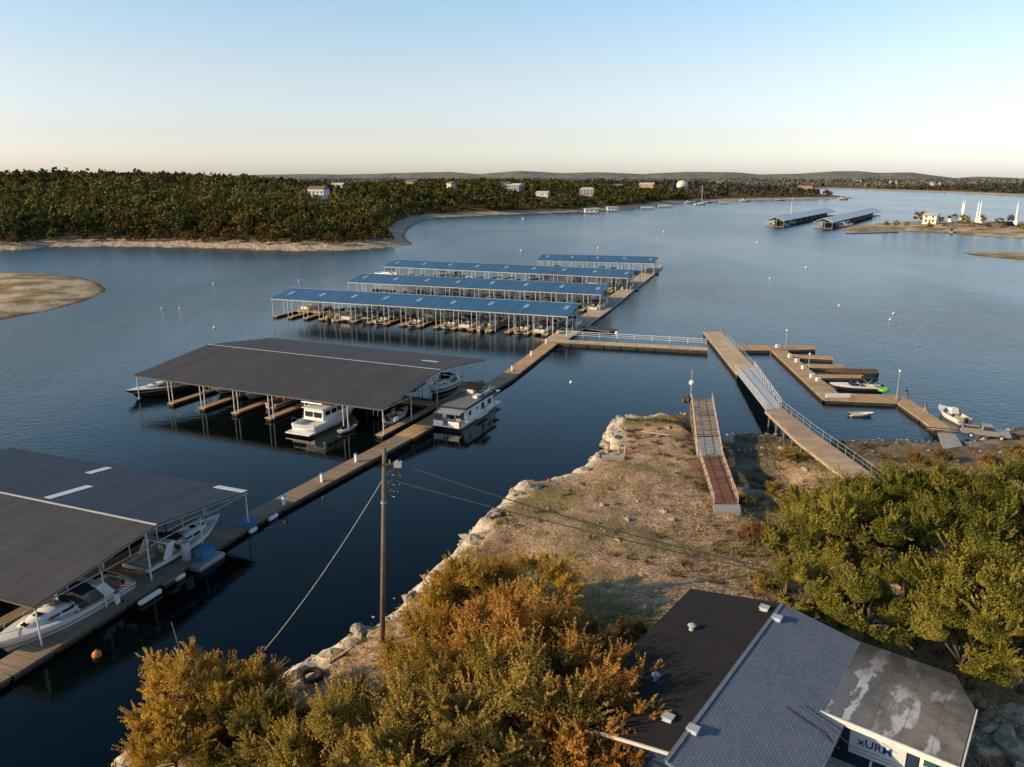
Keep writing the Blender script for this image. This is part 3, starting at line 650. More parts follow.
# ------------------------------------------------------------------ old broken pier ashore
zo = 2.9
op = empty('old_pier', P(691.5, 399, zo) * 1.0 - Vector((0, 0, zo)), 0, 'old stranded pier with rotten boards and a red brown ramp, resting on the bank', 'pier')
oL = [P(691.5, 399, zo), P(694.5, 437, zo), P(697.5, 456, zo)]; oR = [P(712, 399, zo), P(718, 437, zo), P(722, 456, zo)]
mb = MB(); rr_ = random.Random(3); N = 66
for i in range(N):
    f = (i + .1) / N; g = (i + .82) / N
    if rr_.random() < .13: continue
    l0, l1 = oL[0].lerp(oL[1], f), oL[0].lerp(oL[1], g); r0, r1 = oR[0].lerp(oR[1], f), oR[0].lerp(oR[1], g); z = rr_.uniform(-.03, .05)
    e0, e1 = (0, 1)
    if rr_.random() < .22: e0 = rr_.uniform(.1, .45)
    elif rr_.random() < .22: e1 = rr_.uniform(.5, .85)
    A0, A1 = l0.lerp(r0, e0), l1.lerp(r1, e0); B0, B1 = l0.lerp(r0, e1), l1.lerp(r1, e1); up = Vector((0, 0, z))
    mb.slab([rel(p, op) + up for p in (A1, B1, B0, A0)], .06)
mb.build('deck_boards', deck_rot, op)
for k in (.03, .36, .66, .97):
    mb = MB(); mb.bar(rel(oL[0].lerp(oR[0], k), op) - Vector((0, 0, .2)), rel(oL[1].lerp(oR[1], k), op) - Vector((0, 0, .2)), .12, .26); mb.build('joist', polewood, op)
quad_deck('landing_slab', op, [rel(p, op) for p in oL[1:]], [rel(p, op) for p in oR[1:]], .3, concrete)
e0, e1 = P(699.5, 456.4, zo), P(721.5, 456.4, zo); e2, e3 = P(714, 504, zo + .2), P(738, 504, zo + .2)
quad_deck('ramp_deck', op, [rel(e0, op), rel(e2, op)], [rel(e1, op), rel(e3, op)], .14, deck_red)
quad_deck('concrete_foot', op, [rel(P(713, 504.4, zo + .18), op), rel(P(714.5, 512, zo + .18), op)], [rel(P(740, 504.4, zo + .18), op), rel(P(741, 512, zo + .18), op)], .55, concrete)
for a, b in ((oL[0], oL[2]), (oR[0], oR[2]), (e0, e2), (e1, e3)):
    a = rel(a, op); b = rel(b, op); o = rail_run(op, a, b, 'truss_railing', .9, 1.3, rail_tan, .035, 1)
    n = max(6, int((b - a).length / 1.0)); dmb = MB()
    for i in range(n):
        c = a + (b - a) * i / n; d = a + (b - a) * (i + 1) / n; up = Vector((0, 0, .9)); dmb.tube(c + (up if i % 2 else Vector()), d + (Vector() if i % 2 else up), .028, None, 5)
    dmb.build('brace', rail_tan, o)
for k in range(5):
    for Ls in (oL, oR):
        c = Ls[0].lerp(Ls[1], (k + .05) / 4.6); q = rel(c, op); g = min(gz(c.x, c.y), 1.2); mb = MB(); mb.tube((q.x, q.y, g - .6), (q.x, q.y, zo - .1), .15, .14, 8); mb.build('pile', polewood, op)
mb = MB(); mb.span((-1.0, -.6, -.35), (1.0, .6, .35)); mb.tube((-1.0, -.75, .1), (1.0, -.75, .1), .3, .3, 8)
tag(mb.build('concrete_block', concrete, None, loc=P(725, 440, 1.3), rz=-.2), 'pale broken float block hanging beside the old pier', 'float block')
mb = MB(); mb.box((0, 0, .35), (1.3, .9, .7), .3); mb.box((.2, -.6, .6), (.9, .5, .5), .8, 0, .4); mb.tube((-.5, -.2, .3), (.7, .3, 1.5), .08, .06, 6); tag(mb.build('winch', plain('rusty_iron', (.11, .07, .05), .8, .2, .4, 4), None, loc=P(686.5, 402, 1.2)), 'rusty winch at the lake end of the old pier', 'winch')
mb = MB(); mb.tube((-.7, 0, 0), (.7, .2, 0), .06, None, 5); mb.tube((0, -.3, .1), (.1, .5, .5), .05, None, 5); tag(mb.build('green_bar', plain('green_paint', (.05, .2, .1), .5), None, loc=P(711, 455, zo + .2), rz=.4), 'small green bent bar lying at the top of the red ramp', 'bar')

# ------------------------------------------------------------------ boats
def hull_mat(name, top, low, zsplit, stripe=None, zs=(0, 0)):
    t = NT(name); c0 = t.coord('Object'); sx = t.n('SeparateXYZ'); t.l(c0, sx.inputs[0])
    col = t.mix(t.math('GREATER_THAN', sx.outputs[2], zsplit), low, top)
    if stripe: col = t.mix(t.math('MULTIPLY', t.math('GREATER_THAN', sx.outputs[2], zs[0]), t.math('LESS_THAN', sx.outputs[2], zs[1])), col, stripe)
    n = t.noise(c0, 2.5, 4); col = t.mix(t.math('MULTIPLY', n, .25), col, (.3, .27, .22))
    t.bsdf(col, .22, 0, None, .5); return t.mat
def hull_secs(L, B, Hs, draft, rise, n=12, full=.45, trans=.92, flare=.86):
    secs = []
    for i in range(n + 1):
        t_ = i / n; k = max(0, (t_ - full) / (1 - full)); b = B / 2 * (trans + (1 - trans) * min(1, t_ / .35)) * (1 - k ** 2.3); b = max(b, .03)
        s = Hs + rise * t_ ** 1.8; x = L * t_; xk = x - L * .11 * k ** 1.5; zk = -draft * (1 - k ** 3) + .18 * s * k ** 4
        zc = .08 + .45 * s * k ** 2
        bc = b * (flare - .35 * k)
        half = [(x, b, s), (x, b * 1.0, s - .12), (xk + (x - xk) * .6, (b + bc) / 2 + .02, (s + zc) / 2), (xk + (x - xk) * .25, bc, zc), (xk, 0, zk)]
        secs.append([Vector(p) for p in half] + [Vector((p[0], -p[1], p[2])) for p in half[-2::-1]])
    return secs
def deck_from(secs, i0, i1, inset=.0, dz=.0, camber=.08):
    mb = MB(); rows = []
    for s in secs[i0:i1 + 1]:
        a, b = s[0], s[-1]; w = 1 - inset / max(a.y, inset + .01)
        rows.append([Vector((a.x, a.y * w, a.z + dz)), Vector((a.x, 0, a.z + dz + camber * min(1, a.y))), Vector((a.x, b.y * w, b.z + dz))])
    mb.loft(rows, caps=False); return mb
def cockpit(secs, i0, i1, coam, floor, mats, parent, name='cockpit'):
    """side decks, inner walls and sole"""
    mb = MB(); rows = []
    for s in secs[i0:i1 + 1]:
        a = s[0]; iy = max(a.y - coam, .05)
        rows.append([Vector((a.x, a.y, a.z)), Vector((a.x, iy, a.z + .02)), Vector((a.x, iy * .97, floor)), Vector((a.x, -iy * .97, floor)), Vector((a.x, -iy, a.z + .02)), Vector((a.x, -a.y, a.z))])
    mb.loft(rows, caps=False)
    for r_ in (rows[0], rows[-1]): mb.add(r_[1:5], [(0, 1, 2, 3)])
    return mb.build(name, mats, parent)
def wind_screen(parent, x, z, w, h, rake, m=darkglass):
    mb = MB(); mb.loft([[Vector((x - .9, w / 2, z)), Vector((x, w * .42, z)), Vector((x + .35, 0, z)), Vector((x, -w * .42, z)), Vector((x - .9, -w / 2, z))],
                        [Vector((x - 1.0 - rake, w / 2 * .92, z + h * .8)), Vector((x - rake, w * .38, z + h)), Vector((x + .2 - rake, 0, z + h)), Vector((x - rake, -w * .38, z + h)), Vector((x - 1.0 - rake, -w / 2 * .92, z + h * .8))]], caps=False)
    o = mb.build('windscreen', m, parent)
    mb = MB(); mb.path([Vector((x - 1.0 - rake, w / 2 * .92, z + h * .8)), Vector((x - rake, w * .38, z + h)), Vector((x + .2 - rake, 0, z + h)), Vector((x - rake, -w * .38, z + h)), Vector((x - 1.0 - rake, -w / 2 * .92, z + h * .8))], .025, 5)
    mb.build('frame', chrome, o); return o
def bow_rail(parent, secs, i0, h=.55):
    pts = [s[0] + Vector((0, -.08, h)) for s in secs[i0:-1]] + [secs[-1][0] + Vector((0, 0, h))] + [s[-1] + Vector((0, .08, h)) for s in secs[-2:i0 - 1:-1]]
    mb = MB(); mb.path(pts, .022, 5)
    for p in pts[::2]: mb.tube(p, p - Vector((0, 0, h)), .018, None, 5)
    return mb.build('bow_rail', chrome, parent)
def seat(x, y, z, m, parent, w=.55, d=.5, face=1, name='seat'):
    mb = MB(); mb.box((x, y, z + .22), (d, w, .44)); mb.box((x - face * d * .45, y, z + .6), (.14, w, .55)); return mb.build(name, m, parent)
def solid(name, m, parent, c, d, **k):
    mb = MB(); mb.box(c, d, **k); return mb.build(name, m, parent)

hm_white_navy = hull_mat('white_hull_navy_band', (.8, .79, .75), (.02, .025, .05), .12, (.02, .03, .07), (.55, .8))
hm_navy = hull_mat('dark_navy_hull', (.012, .014, .022), (.06, .012, .01), .1, (.75, .72, .66), (1.0, 1.12))
hm_red = hull_mat('white_hull_red_band', (.8, .78, .74), (.8, .78, .74), .1, (.42, .03, .025), (.35, .62))
hm_blue = hull_mat('white_hull_blue_band', (.8, .79, .76), (.02, .05, .15), .18, (.04, .1, .3), (.4, .6))
hm_bw = hull_mat('black_hull_white_top', (.8, .79, .75), (.012, .012, .014), .62)
hm_grey = hull_mat('grey_hull', (.42, .43, .45), (.08, .08, .09), .15)
hm_white = hull_mat('plain_white_hull', (.82, .81, .78), (.82, .81, .78), .02)

def make_cruiser(label, L=10.5, B=3.3, hm=hm_white_navy, canvas=navy, arch=True, seats=tanv, rz=0, loc=(0, 0, 0)):
    r = empty('cabin_cruiser', loc, rz, label, 'motor boat'); s = hull_secs(L, B, 1.15, .35, .55)
    mb = MB(); mb.loft(s, caps=True); mb.build('hull', hm, r, True)
    deck_from(s, 6, 12, 0, .005, .14).build('foredeck', gel, r, True)
    cockpit(s, 0, 6, .32, .55, cream, r)
    # cabin trunk, tapered forward
    mb = MB(); z = 1.25
    rows = []
    for x, w, h in ((L * .44, B * .62, .62), (L * .6, B * .56, .55), (L * .74, B * .4, .34), (L * .84, B * .18, .1)):
        zz = z + .2 * (x / L); rows.append([Vector((x, w / 2, zz - .15)), Vector((x - .05, w / 2 * .86, zz + h * .85)), Vector((x - .05, 0, zz + h)), Vector((x - .05, -w / 2 * .86, zz + h * .85)), Vector((x, -w / 2, zz - .15))])
    mb.loft(rows, caps=True); o = mb.build('cabin', gel, r, True)
    for sg in (1, -1):
        for x0, x1 in ((L * .46, L * .55), (L * .57, L * .65)): solid('window', darkglass, o, ((x0 + x1) / 2, sg * B * .285, z + .38), (x1 - x0, .05, .2))
    for x in (L * .66, L * .75):
        mb = MB(); mb.box((x, 0, z + .68 - .25 * (x - L * .66) / (L * .09)), (.5, .55, .08), 0); mb.build('hatch', darkglass, o)
    wind_screen(r, L * .47, 1.72, B * .78, .62, .35)
    seat(L * .36, B * .2, .6, seats, r); seat(L * .36, -B * .2, .6, seats, r); solid('stern_bench', seats, r, (L * .06, 0, .85), (.55, B * .6, .55)); solid('side_bench', seats, r, (L * .2, B * .3, .8), (1.6, .5, .45))
    mb = MB(); mb.box((-.4, 0, .3), (.9, B * .8, .12)); mb.build('swim_platform', gel, r)
    if arch:
        mb = MB(); y = B * .46; mb.loft([[Vector((L * .17, sg * y, 1.2)), Vector((L * .25, sg * y, 1.2)), Vector((L * .31, sg * y * .9, 2.35)), Vector((L * .24, sg * y * .9, 2.45))] for sg in (1, .9)], closed=True)
        mb.loft([[Vector((L * .17, sg * y, 1.2)), Vector((L * .25, sg * y, 1.2)), Vector((L * .31, sg * y * .9, 2.35)), Vector((L * .24, sg * y * .9, 2.45))] for sg in (-1, -.9)], closed=True)
        mb.span((L * .24, -y * .9, 2.3), (L * .31, y * .9, 2.45)); mb.build('radar_arch', gel, r)
        mb = MB(); mb.loft([[Vector((L * .3, y * .9, 2.38)), Vector((L * .3, 0, 2.55)), Vector((L * .3, -y * .9, 2.38))], [Vector((L * .42, y * .85, 2.3)), Vector((L * .42, 0, 2.45)), Vector((L * .42, -y * .85, 2.3))]], caps=False); mb.build('canopy', canvas, r)
    bow_rail(r, s, 6); return r
def make_runabout(label, L=6.4, B=2.3, hm=hm_red, seats=cream, engine=True, rz=0, loc=(0, 0, 0), group=None):
    r = empty('runabout', loc, rz, label, 'motor boat', group); s = hull_secs(L, B, .8, .25, .3)
    mb = MB(); mb.loft(s, caps=True); mb.build('hull', hm, r, True)
    cockpit(s, 0, 7, .2, .35, cream, r); deck_from(s, 7, 12, 0, .005, .1).build('foredeck', gel, r, True)
    wind_screen(r, L * .6, .95, B * .8, .42, .25)
    seat(L * .46, B * .22, .35, seats, r); seat(L * .46, -B * .22, .35, seats, r); solid('stern_bench', seats, r, (L * .12, 0, .6), (.6, B * .74, .5))
    if engine:
        mb = MB(); mb.box((-.25, 0, .75), (.45, .4, .65), taper=.8); mb.box((-.25, 0, .1), (.16, .12, .9)); mb.build('outboard', black, r)
    return r
def make_pontoon(label, canvas=navy, rz=0, loc=(0, 0, 0), group=None):
    r = empty('pontoon_boat', loc, rz, label, 'pontoon boat', group); L, B = 7.2, 2.6
    for y in (-.9, .9):
        mb = MB(); mb.tube((0, y, .15), (L - .8, y, .15), .33, .33, 10); mb.tube((L - .8, y, .15), (L, y, .4), .33, .06, 10); mb.build('pontoon', alum, r)
    mb = MB(); mb.span((0, -B / 2, .5), (L - .3, B / 2, .62)); mb.build('deck', tanv, r)
    mb = MB()
    for a, b in (((.6, -B / 2 + .06), (L - .5, -B / 2 + .06)), ((.6, B / 2 - .06), (L - .5, B / 2 - .06)), ((L - .5, -B / 2 + .06), (L - .5, B / 2 - .06))): mb.bar((a[0], a[1], .98), (b[0], b[1], .98), .05, .68)
    mb.build('side_panel', white, r)
    [solid(nm, cream, r, c_, d_) for nm, c_, d_ in (('bench', (L - 1.2, .75, .85), (1.6, .6, .45)), ('bench', (L - 1.2, -.75, .85), (1.6, .6, .45)), ('bench', (1.3, .75, .85), (1.5, .6, .45)), ('helm', (2.9, -.75, 1.0), (.6, .6, .8)))]
    mb = MB(); rows = []
    for k in range(7):
        a = k / 6; rows.append([Vector((.8 + 2.9 * a, y, 2.45 + .16 * math.sin(a * math.pi) - .1 * (abs(y) > 1))) for y in (-1.2, -.6, 0, .6, 1.2)])
    mb.loft(rows, caps=False); mb.build('bimini', canvas, r)
    mb = MB()
    for y in (-1.2, 1.2):
        for x in (.8, 3.7): mb.tube((2.2, y, 1.2), (x, y, 2.36), .025, None, 5)
    mb.build('bimini_frame', chrome, r)
    mb = MB(); mb.box((-.3, 0, .7), (.5, .42, .7), taper=.8); mb.box((-.3, 0, .1), (.16, .12, .8)); mb.build('outboard', black, r); return r
def head(a, b): return math.atan2(b.y - a.y, b.x - a.x)
def moor(px0, px1, z=.0): a = P(*px0, z); b = P(*px1, z); return a, head(a, b), (b - a).length

# near dock: two express cruisers
a, h, L = moor((128, 578), (6, 652)); dw = (A_R - A_L).normalized()
c = A_L + dw * 9.3 - axA * 2.3
make_cruiser('white express cruiser with grey side stripe under the near slope of the grey roof', 11.5, 3.6, hull_mat('white_hull_grey_band', (.8, .78, .74), (.3, .3, .31), .3, (.2, .21, .23), (.75, .9)), navy, True, tanv, math.atan2(-dw.y, -dw.x), c + axA * .1 + Vector((0, 0, 0)))
c2 = A_L + dw * 11.2 - axA * 2.6
make_cruiser('white express cruiser pointing away under the far slope of the grey roof', 10.5, 3.4, hm_white_navy, blackcv, True, cream, math.atan2(dw.y, dw.x), c2)
# next dock
def dpt(x, y): return dock_pt(dockB, x, y)
rB = dockB.rotation_euler[2]
c = dpt(2.2, 12.5); cr = make_cruiser('dark navy hulled cabin cruiser, bow sticking out at the left end of the charcoal dock', 13.5, 4.0, hm_navy, navy, False, tanv, rB - math.pi / 2 - .28, c)
rn = make_runabout('white and tan runabout between the finger piers under the front of the charcoal roof', 6.6, 2.4, hm_red, redp, True, rB + math.pi / 2, dpt(22.3, 5.2))
make_runabout('white runabout with blue band deeper in the slip beside the dark cruiser', 6.2, 2.3, hm_blue, tanv, True, rB - math.pi / 2, dpt(9.3, 13.5))
make_runabout('grey runabout in the slip beyond the orange lit fingers', 6.2, 2.3, hm_grey, blackcv, True, rB - math.pi / 2, dpt(16.0, 13))
make_cruiser('pale cabin cruiser half hidden at the back of the charcoal dock beside the houseboat', 10, 3.3, hm_white_navy, navy, True, cream, rB - math.pi / 2, dpt(41.0, 30.5))
make_pontoon('pontoon boat with dark canopy two slips left of the white trawler', navy, rB - math.pi / 2, dpt(21.8, 14.2)).scale = (.9, .9, .9)
make_runabout('small white open boat beside the last finger pier under the charcoal roof', 5.6, 2.1, hm_white, tanv, True, rB + math.pi / 2, dpt(42.6, 6.0))
make_runabout('dark covered runabout at the far back corner of the charcoal dock', 6.5, 2.4, hm_grey, blackcv, True, rB - math.pi / 2, dpt(34, 30))

# white trawler with its stern to the open water
r = empty('trawler', dpt(34.6, -2.6), rB + math.pi / 2, 'white cabin trawler with stern platform showing under the charcoal roof edge', 'motor boat')
s = hull_secs(13, 4.3, 1.3, .4, .6, trans=.95)
mb = MB(); mb.loft(s); mb.build('hull', hm_white, r, True)
mb = MB(); mb.span((-1.4, -2.0, .35), (.0, 2.0, .5)); mb.build('swim_platform', gel, r)
cockpit(s, 0, 3, .25, .75, gel, r, 'aft_deck'); deck_from(s, 3, 12, 0, .01, .1).build('foredeck', gel, r, True)
mb = MB(); mb.box((5.6, 0, 2.15), (6.8, 3.5, 1.7), taper=.94); o = mb.build('cabin', gel, r, bevel=.08)
for x in (3.3, 4.7, 6.1, 7.5):
    for y in (1, -1):
        mb = MB(); mb.box((x, y * 1.735, 2.35), (1.05, .05, .62)); mb.build('window', darkglass, o)
mb = MB(); solid('rear_window', darkglass, o, (2.2, -.75, 2.2), (.06, 1.15, .75)); solid('rear_window', darkglass, o, (2.2, .75, 2.2), (.06, 1.15, .75))
mb = MB(); mb.span((2.0, -1.75, 3.02), (9.3, 1.75, 3.12)); mb.build('upper_deck', gel, r)
mb = MB(); mb.box((6.8, 0, 3.6), (1.6, 2.6, .95), taper=.85); mb.build('bridge_console', cream, r)
mb = MB(); pts = [Vector(q) for q in ((2.1, -1.7, 3.9), (5.8, -1.7, 3.9))]; mb.path(pts, .03, 5); mb.path([Vector((p.x, -p.y, p.z)) for p in pts], .03, 5); mb.tube((2.1, -1.7, 3.9), (2.1, 1.7, 3.9), .03, None, 5)
for x in (2.1, 3.3, 4.6, 5.8):
    for y in (-1.7, 1.7): mb.tube((x, y, 3.1), (x, y, 3.9), .025, None, 5)
mb.build('upper_railing', chrome, r)
mb = MB(); pts = [Vector(q) for q in ((.1, 1.95, 2.1), (.1, -1.95, 2.1))]; mb.path(pts, .03, 5)
for y in (-1.95, -1, 1, 1.95): mb.tube((.1, y, 1.3), (.1, y, 2.1), .025, None, 5)
mb.build('stern_rail', chrome, r)
def jetski(loc, rz, label, m):
    r = empty('jet_ski', loc, rz, label, 'jet ski'); s = hull_secs(3.1, 1.1, .45, .12, .2, 9, .35)
    mb = MB(); mb.loft(s); mb.build('hull', m, r, True); deck_from(s, 0, 9, 0, .005, .25).build('deck', white, r, True)
    mb = MB(); mb.box((1.0, 0, .75), (1.5, .36, .3), taper=.8); mb.build('seat', black, r)
    mb = MB(); mb.box((1.95, 0, .85), (.6, .4, .35), ry=.5, taper=.7); mb.tube((1.75, -.38, 1.08), (1.75, .38, 1.08), .035, None, 6); mb.build('handlebar', black, r); return r
jetski(dpt(39.0, -.6), rB + math.pi / 2 - .3, 'pale grey dinghy sized jet ski floating beside the white trawler', hm_grey)

# houseboat moored on the open side of the walkway
hp, hh, hl = moor((454, 426), (492, 398)); sp_dir = math.atan2(spD.y - spC.y, spD.x - spC.x)
r = empty('houseboat', P(438, 427, 0), sp_dir + .0, 'white two level houseboat with dark roof edge, lit rear porch and black canopy', 'houseboat')
HL, HB = 16.5, 5.0
oy = -2.2; r.scale = (.84, .84, .88)
def hb(mb_, name, m, parent=r, **k): return mb_.build(name, m, parent, **k)
mb = MB(); mb.loft([[Vector((x, oy - w, 0.75)), Vector((x, oy - w * .92, -.3)), Vector((x, oy + w * .92, -.3)), Vector((x, oy + w, .75))] for x, w in ((0, 2.45), (12, 2.5), (15, 2.1), (16.5, 1.1))], closed=True); hb(mb, 'hull', hull_mat('houseboat_hull', (.74, .73, .7), (.03, .03, .035), .3))
mb = MB(); mb.span((-1.3, oy - 2.45, .62), (16.0, oy + 2.45, .78)); hb(mb, 'main_deck', gel)
mb = MB(); mb.span((2.0, oy - 2.25, .78), (12.6, oy + 2.25, 3.05)); cab = hb(mb, 'cabin', white)
for x, w, z, h_ in ((3.2, .9, 2.0, .8), (6.1, .45, 2.1, .5), (8.3, 1.2, 1.95, 1.1), (11.1, 1.5, 2.0, .9)):
    for y in (-1, 1):
        mb = MB(); mb.box((x, oy + y * 2.262, z), (w, .04, h_)); hb(mb, 'window', darkglass, cab)
for y in (-.9, .9):
    mb = MB(); mb.box((1.985, oy + y, 1.95), (.05, 1.5, 1.9)); hb(mb, 'porch_door', darkglass, cab)
mb = MB(); mb.span((1.2, oy - 2.5, 3.06), (13.4, oy + 2.5, 3.2)); mb.span((1.1, oy - 2.58, 3.0), (13.5, oy - 2.505, 3.34)); mb.span((1.1, oy + 2.505, 3.0), (13.5, oy + 2.58, 3.34)); mb.span((1.02, oy - 2.58, 3.0), (1.095, oy + 2.58, 3.34)); mb.span((13.505, oy - 2.58, 3.0), (13.58, oy + 2.58, 3.34)); hb(mb, 'roof_edge', navy)
mb = MB(); mb.span((1.1, oy - 2.49, 3.205), (13.4, oy + 2.49, 3.25)); hb(mb, 'roof_deck', plain('grey_deck_carpet', (.19, .19, .2), .9))
mb = MB(); mb.add([(-1.2, oy - 2.4, 2.72), (1.0, oy - 2.5, 3.05), (1.0, oy + 2.5, 3.05), (-1.2, oy + 2.4, 2.72)], [(0, 1, 2, 3), (3, 2, 1, 0)]); hb(mb, 'porch_awning', plain('awning_cloth', (.5, .52, .56), .8))
mb = MB()
for y in (-2.3, 0, 2.3): mb.tube((-1.15, oy + y, .78), (-1.15, oy + y, 2.72), .04, None, 6)
hb(mb, 'awning_pole', chrome)
mb = MB(); mb.bar((-1.25, oy - 2.35, 1.2), (-1.25, oy - .4, 1.2), .05, .8); mb.bar((-1.25, oy + .6, 1.2), (-1.25, oy + 2.35, 1.2), .05, .8); hb(mb, 'porch_rail', white)
seat(.3, oy - 1.4, .78, tanv, r, .8, .7, -1, 'porch_chair'); seat(.3, oy + 1.3, .78, tanv, r, .8, .7, -1, 'porch_chair')
mb = MB(); rows = []
for k in range(9):
    a = k / 8; rows.append([Vector((7.2 + 4.8 * a, oy + y, 4.75 + .65 * math.sin(a * math.pi) - .18 * (abs(y) > 2))) for y in (-2.2, -1.1, 0, 1.1, 2.2)])
mb.loft(rows, caps=False); hb(mb, 'bimini', blackcv)
mb = MB()
for y in (-2.1, 2.1):
    for x in (7.3, 9.6, 11.9): mb.tube((9.6, oy + y, 3.3), (x, oy + y, 4.7), .035, None, 5)
hb(mb, 'bimini_frame', chrome)
solid('helm_console', gel, r, (10.3, oy + .9, 3.7), (1.1, 1.2, .9)); solid('deck_locker', gel, r, (8.2, oy - 1.2, 3.5), (1.6, .8, .5))
mb = MB()
for y in (-2.4, 2.4):
    mb.tube((6.5, oy + y, 4.15), (13.2, oy + y, 4.15), .03, None, 5)
    for k in range(5): mb.tube((6.5 + 1.67 * k, oy + y, 3.25), (6.5 + 1.67 * k, oy + y, 4.15), .025, None, 5)
hb(mb, 'roof_railing', chrome)
mb = MB(); mb.span((5.0, oy - 3.0, .55), (9.2, oy - 2.5, .66)); mb.bar((7.2, oy - 2.95, .9), (9.1, oy - 2.55, 1.9), .5, .05); hb(mb, 'side_step', white)
mb = MB(); mb.bar((13.6, oy - 2.2, 1.9), (16.0, oy - 1.0, 1.3), .1, 1.2); mb.span((13.0, oy - 2.2, 2.6), (16.2, oy + 2.2, 2.7)); hb(mb, 'bow_canopy', plain('pale_canvas', (.55, .57, .6), .7))

# mooring dock boats
a, h, L = moor((829, 387.5), (880, 389.5)); r = make_runabout('black and white speedboat with raised bow moored at the corner of the mooring dock', 8.0, 2.5, hm_bw, cream, True, h + math.pi - .02, P(880, 391, 0))
mb = MB(); rows = [[Vector((.6 + 2.4 * k / 4, y, 2.1 + .12 * math.sin(k / 4 * math.pi))) for y in (-1.1, 0, 1.1)] for k in range(5)]; mb.loft(rows, caps=False); mb.build('bimini', blackcv, r)
for y in (-1.1, 1.1):
    mb = MB()
    for x in (.6, 3.0): mb.tube((1.8, y, .9), (x, y, 2.1), .03, None, 5)
    mb.build('bimini_frame', chrome, r)
mb = MB(); rows = []
for k in range(17):
    a = 2 * math.pi * k / 16; rows.append([Vector((math.cos(a) * (.62 + .3 * math.cos(b_)), math.sin(a) * (.62 + .3 * math.cos(b_)), .3 * math.sin(b_) + .3)) for b_ in [2 * math.pi * j / 10 for j in range(10)]])
mb.loft(rows, closed=True, caps=False); mb.ball((0, 0, .25), .45, 10, sq=(1, 1, .5))
tag(mb.build('towable_tube', greenp, None, True, P(883.5, 391.5, .55)), 'bright green inflatable tube behind the black and white speedboat', 'inflatable tube')
# long covered boat along the third finger
r = empty('covered_boat', P(876, 376.4, 0), math.pi, 'long dark covered boat lying along the third finger of the mooring dock', 'motor boat'); s = hull_secs(9.2, 2.3, .8, .2, .3)
mb = MB(); mb.loft(s); mb.build('hull', hull_mat('dark_olive_hull', (.045, .04, .03), (.02, .02, .02), .3), r, True); deck_from(s, 0, 12, 0, .01, .55).build('cover', plain('camo_cover', (.13, .09, .05), .9, 0, .6, 2.5), r, True)
# white boat at the ramp
a, h, L = moor((966, 424), (936, 411)); r = make_runabout('white open cuddy boat with high bow nosed against the boat ramp dock', 6.8, 2.6, hm_white, cream, True, h - .12, P(964.5, 425, 0))
mb = MB(); mb.box((3.2, 0, 1.25), (1.3, 1.2, .7), taper=.8); mb.build('console', gel, r)
# upturned dinghy floating
r = empty('dinghy', P(849, 416, -.05), .0, 'small white dinghy floating inside the mooring dock', 'dinghy'); s = hull_secs(3.6, 1.3, .42, .1, .15); mb = MB(); mb.loft(s); mb.build('hull', hm_white, r, True); cockpit(s, 0, 9, .1, .15, cream, r)

# craft in the slips of the blue roofed docks
PROTO = {}
KIND = [('white runabout with red band', lambda l: make_runabout(l, 6.4, 2.3, hm_red, redp)), ('white runabout with blue band', lambda l: make_runabout(l, 6.8, 2.4, hm_blue, cream)), ('pontoon boat with dark canopy', lambda l: make_pontoon(l, navy)),
        ('white cabin cruiser with arch', lambda l: make_cruiser(l, 9.2, 3.0, hm_white_navy, navy)), ('black hulled runabout', lambda l: make_runabout(l, 6.6, 2.4, hm_bw, tanv)), ('pontoon boat with red canopy', lambda l: make_pontoon(l, redp))]
ORD = 'first second third fourth fifth sixth seventh eighth ninth tenth eleventh twelfth thirteenth fourteenth fifteenth sixteenth seventeenth eighteenth'.split()
DN = ['nearest blue roof', 'second blue roof', 'third blue roof', 'farthest blue roof']
rb = random.Random(11)
def slip_boat(k, d, i, bays, back, kind):
    L, Wd = d['L'], d['W']; x = .3 + (L - .6) * (i + .5) / bays; rz = d.rotation_euler[2]
    nth = ORD[bays - 1 - i]; lab = f'{KIND[kind][0]}, {nth} {"rear" if back else "front"} slip from the walkway, {DN[k]}'
    if kind not in PROTO: o = PROTO[kind] = KIND[kind][1](lab)
    else: o = copy_tree(PROTO[kind]); o['label'] = lab
    out = rb.random() < .5; ln = 7.0
    y0 = (1.0 + (ln if out else 0)) if not back else (Wd - 1.0 - (ln if out else 0)); sg = (1 if not back else -1) * (-1 if out else 1)
    o.location = dock_pt(d, x, y0); o.rotation_euler = (0, 0, rz + sg * math.pi / 2); o['group'] = 'boats in the slips of the blue roofed docks'
for k, (d, nb, fill) in enumerate(zip(blue_docks, (17, 17, 18, 10), ((.74, .62), (.6, .4), (.6, .35), (.6, .3)))):
    for back in (0, 1):
        for i in range(nb):
            if rb.random() < fill[back] and not (k == 0 and not back and i < 2): slip_boat(k, d, i, nb, back, rb.choice((0, 1, 1, 2, 2, 3, 3, 4, 2, 1, 5)))
r = make_pontoon('large pontoon boat with dark canopy moored beyond the left end of the third blue roof', blackcv, blue_docks[2].rotation_euler[2] + math.pi, dock_pt(blue_docks[2], -.3, 9.5)); r.scale = (1.2, 1.3, 1.15)

# ------------------------------------------------------------------ house by the shore
ZR = 8.9; H1 = P(782, 603, ZR); H0 = P(668, 757, ZR); hr = (H1 - H0); HLn = hr.length; hr = hr.normalized()
house = empty('shore_house', (H0.x, H0.y, 0), math.atan2(hr.y, hr.x) - math.pi / 2, 'single storey house with shingle roof, patched flat porch roof and white sign on navy wall', 'house')
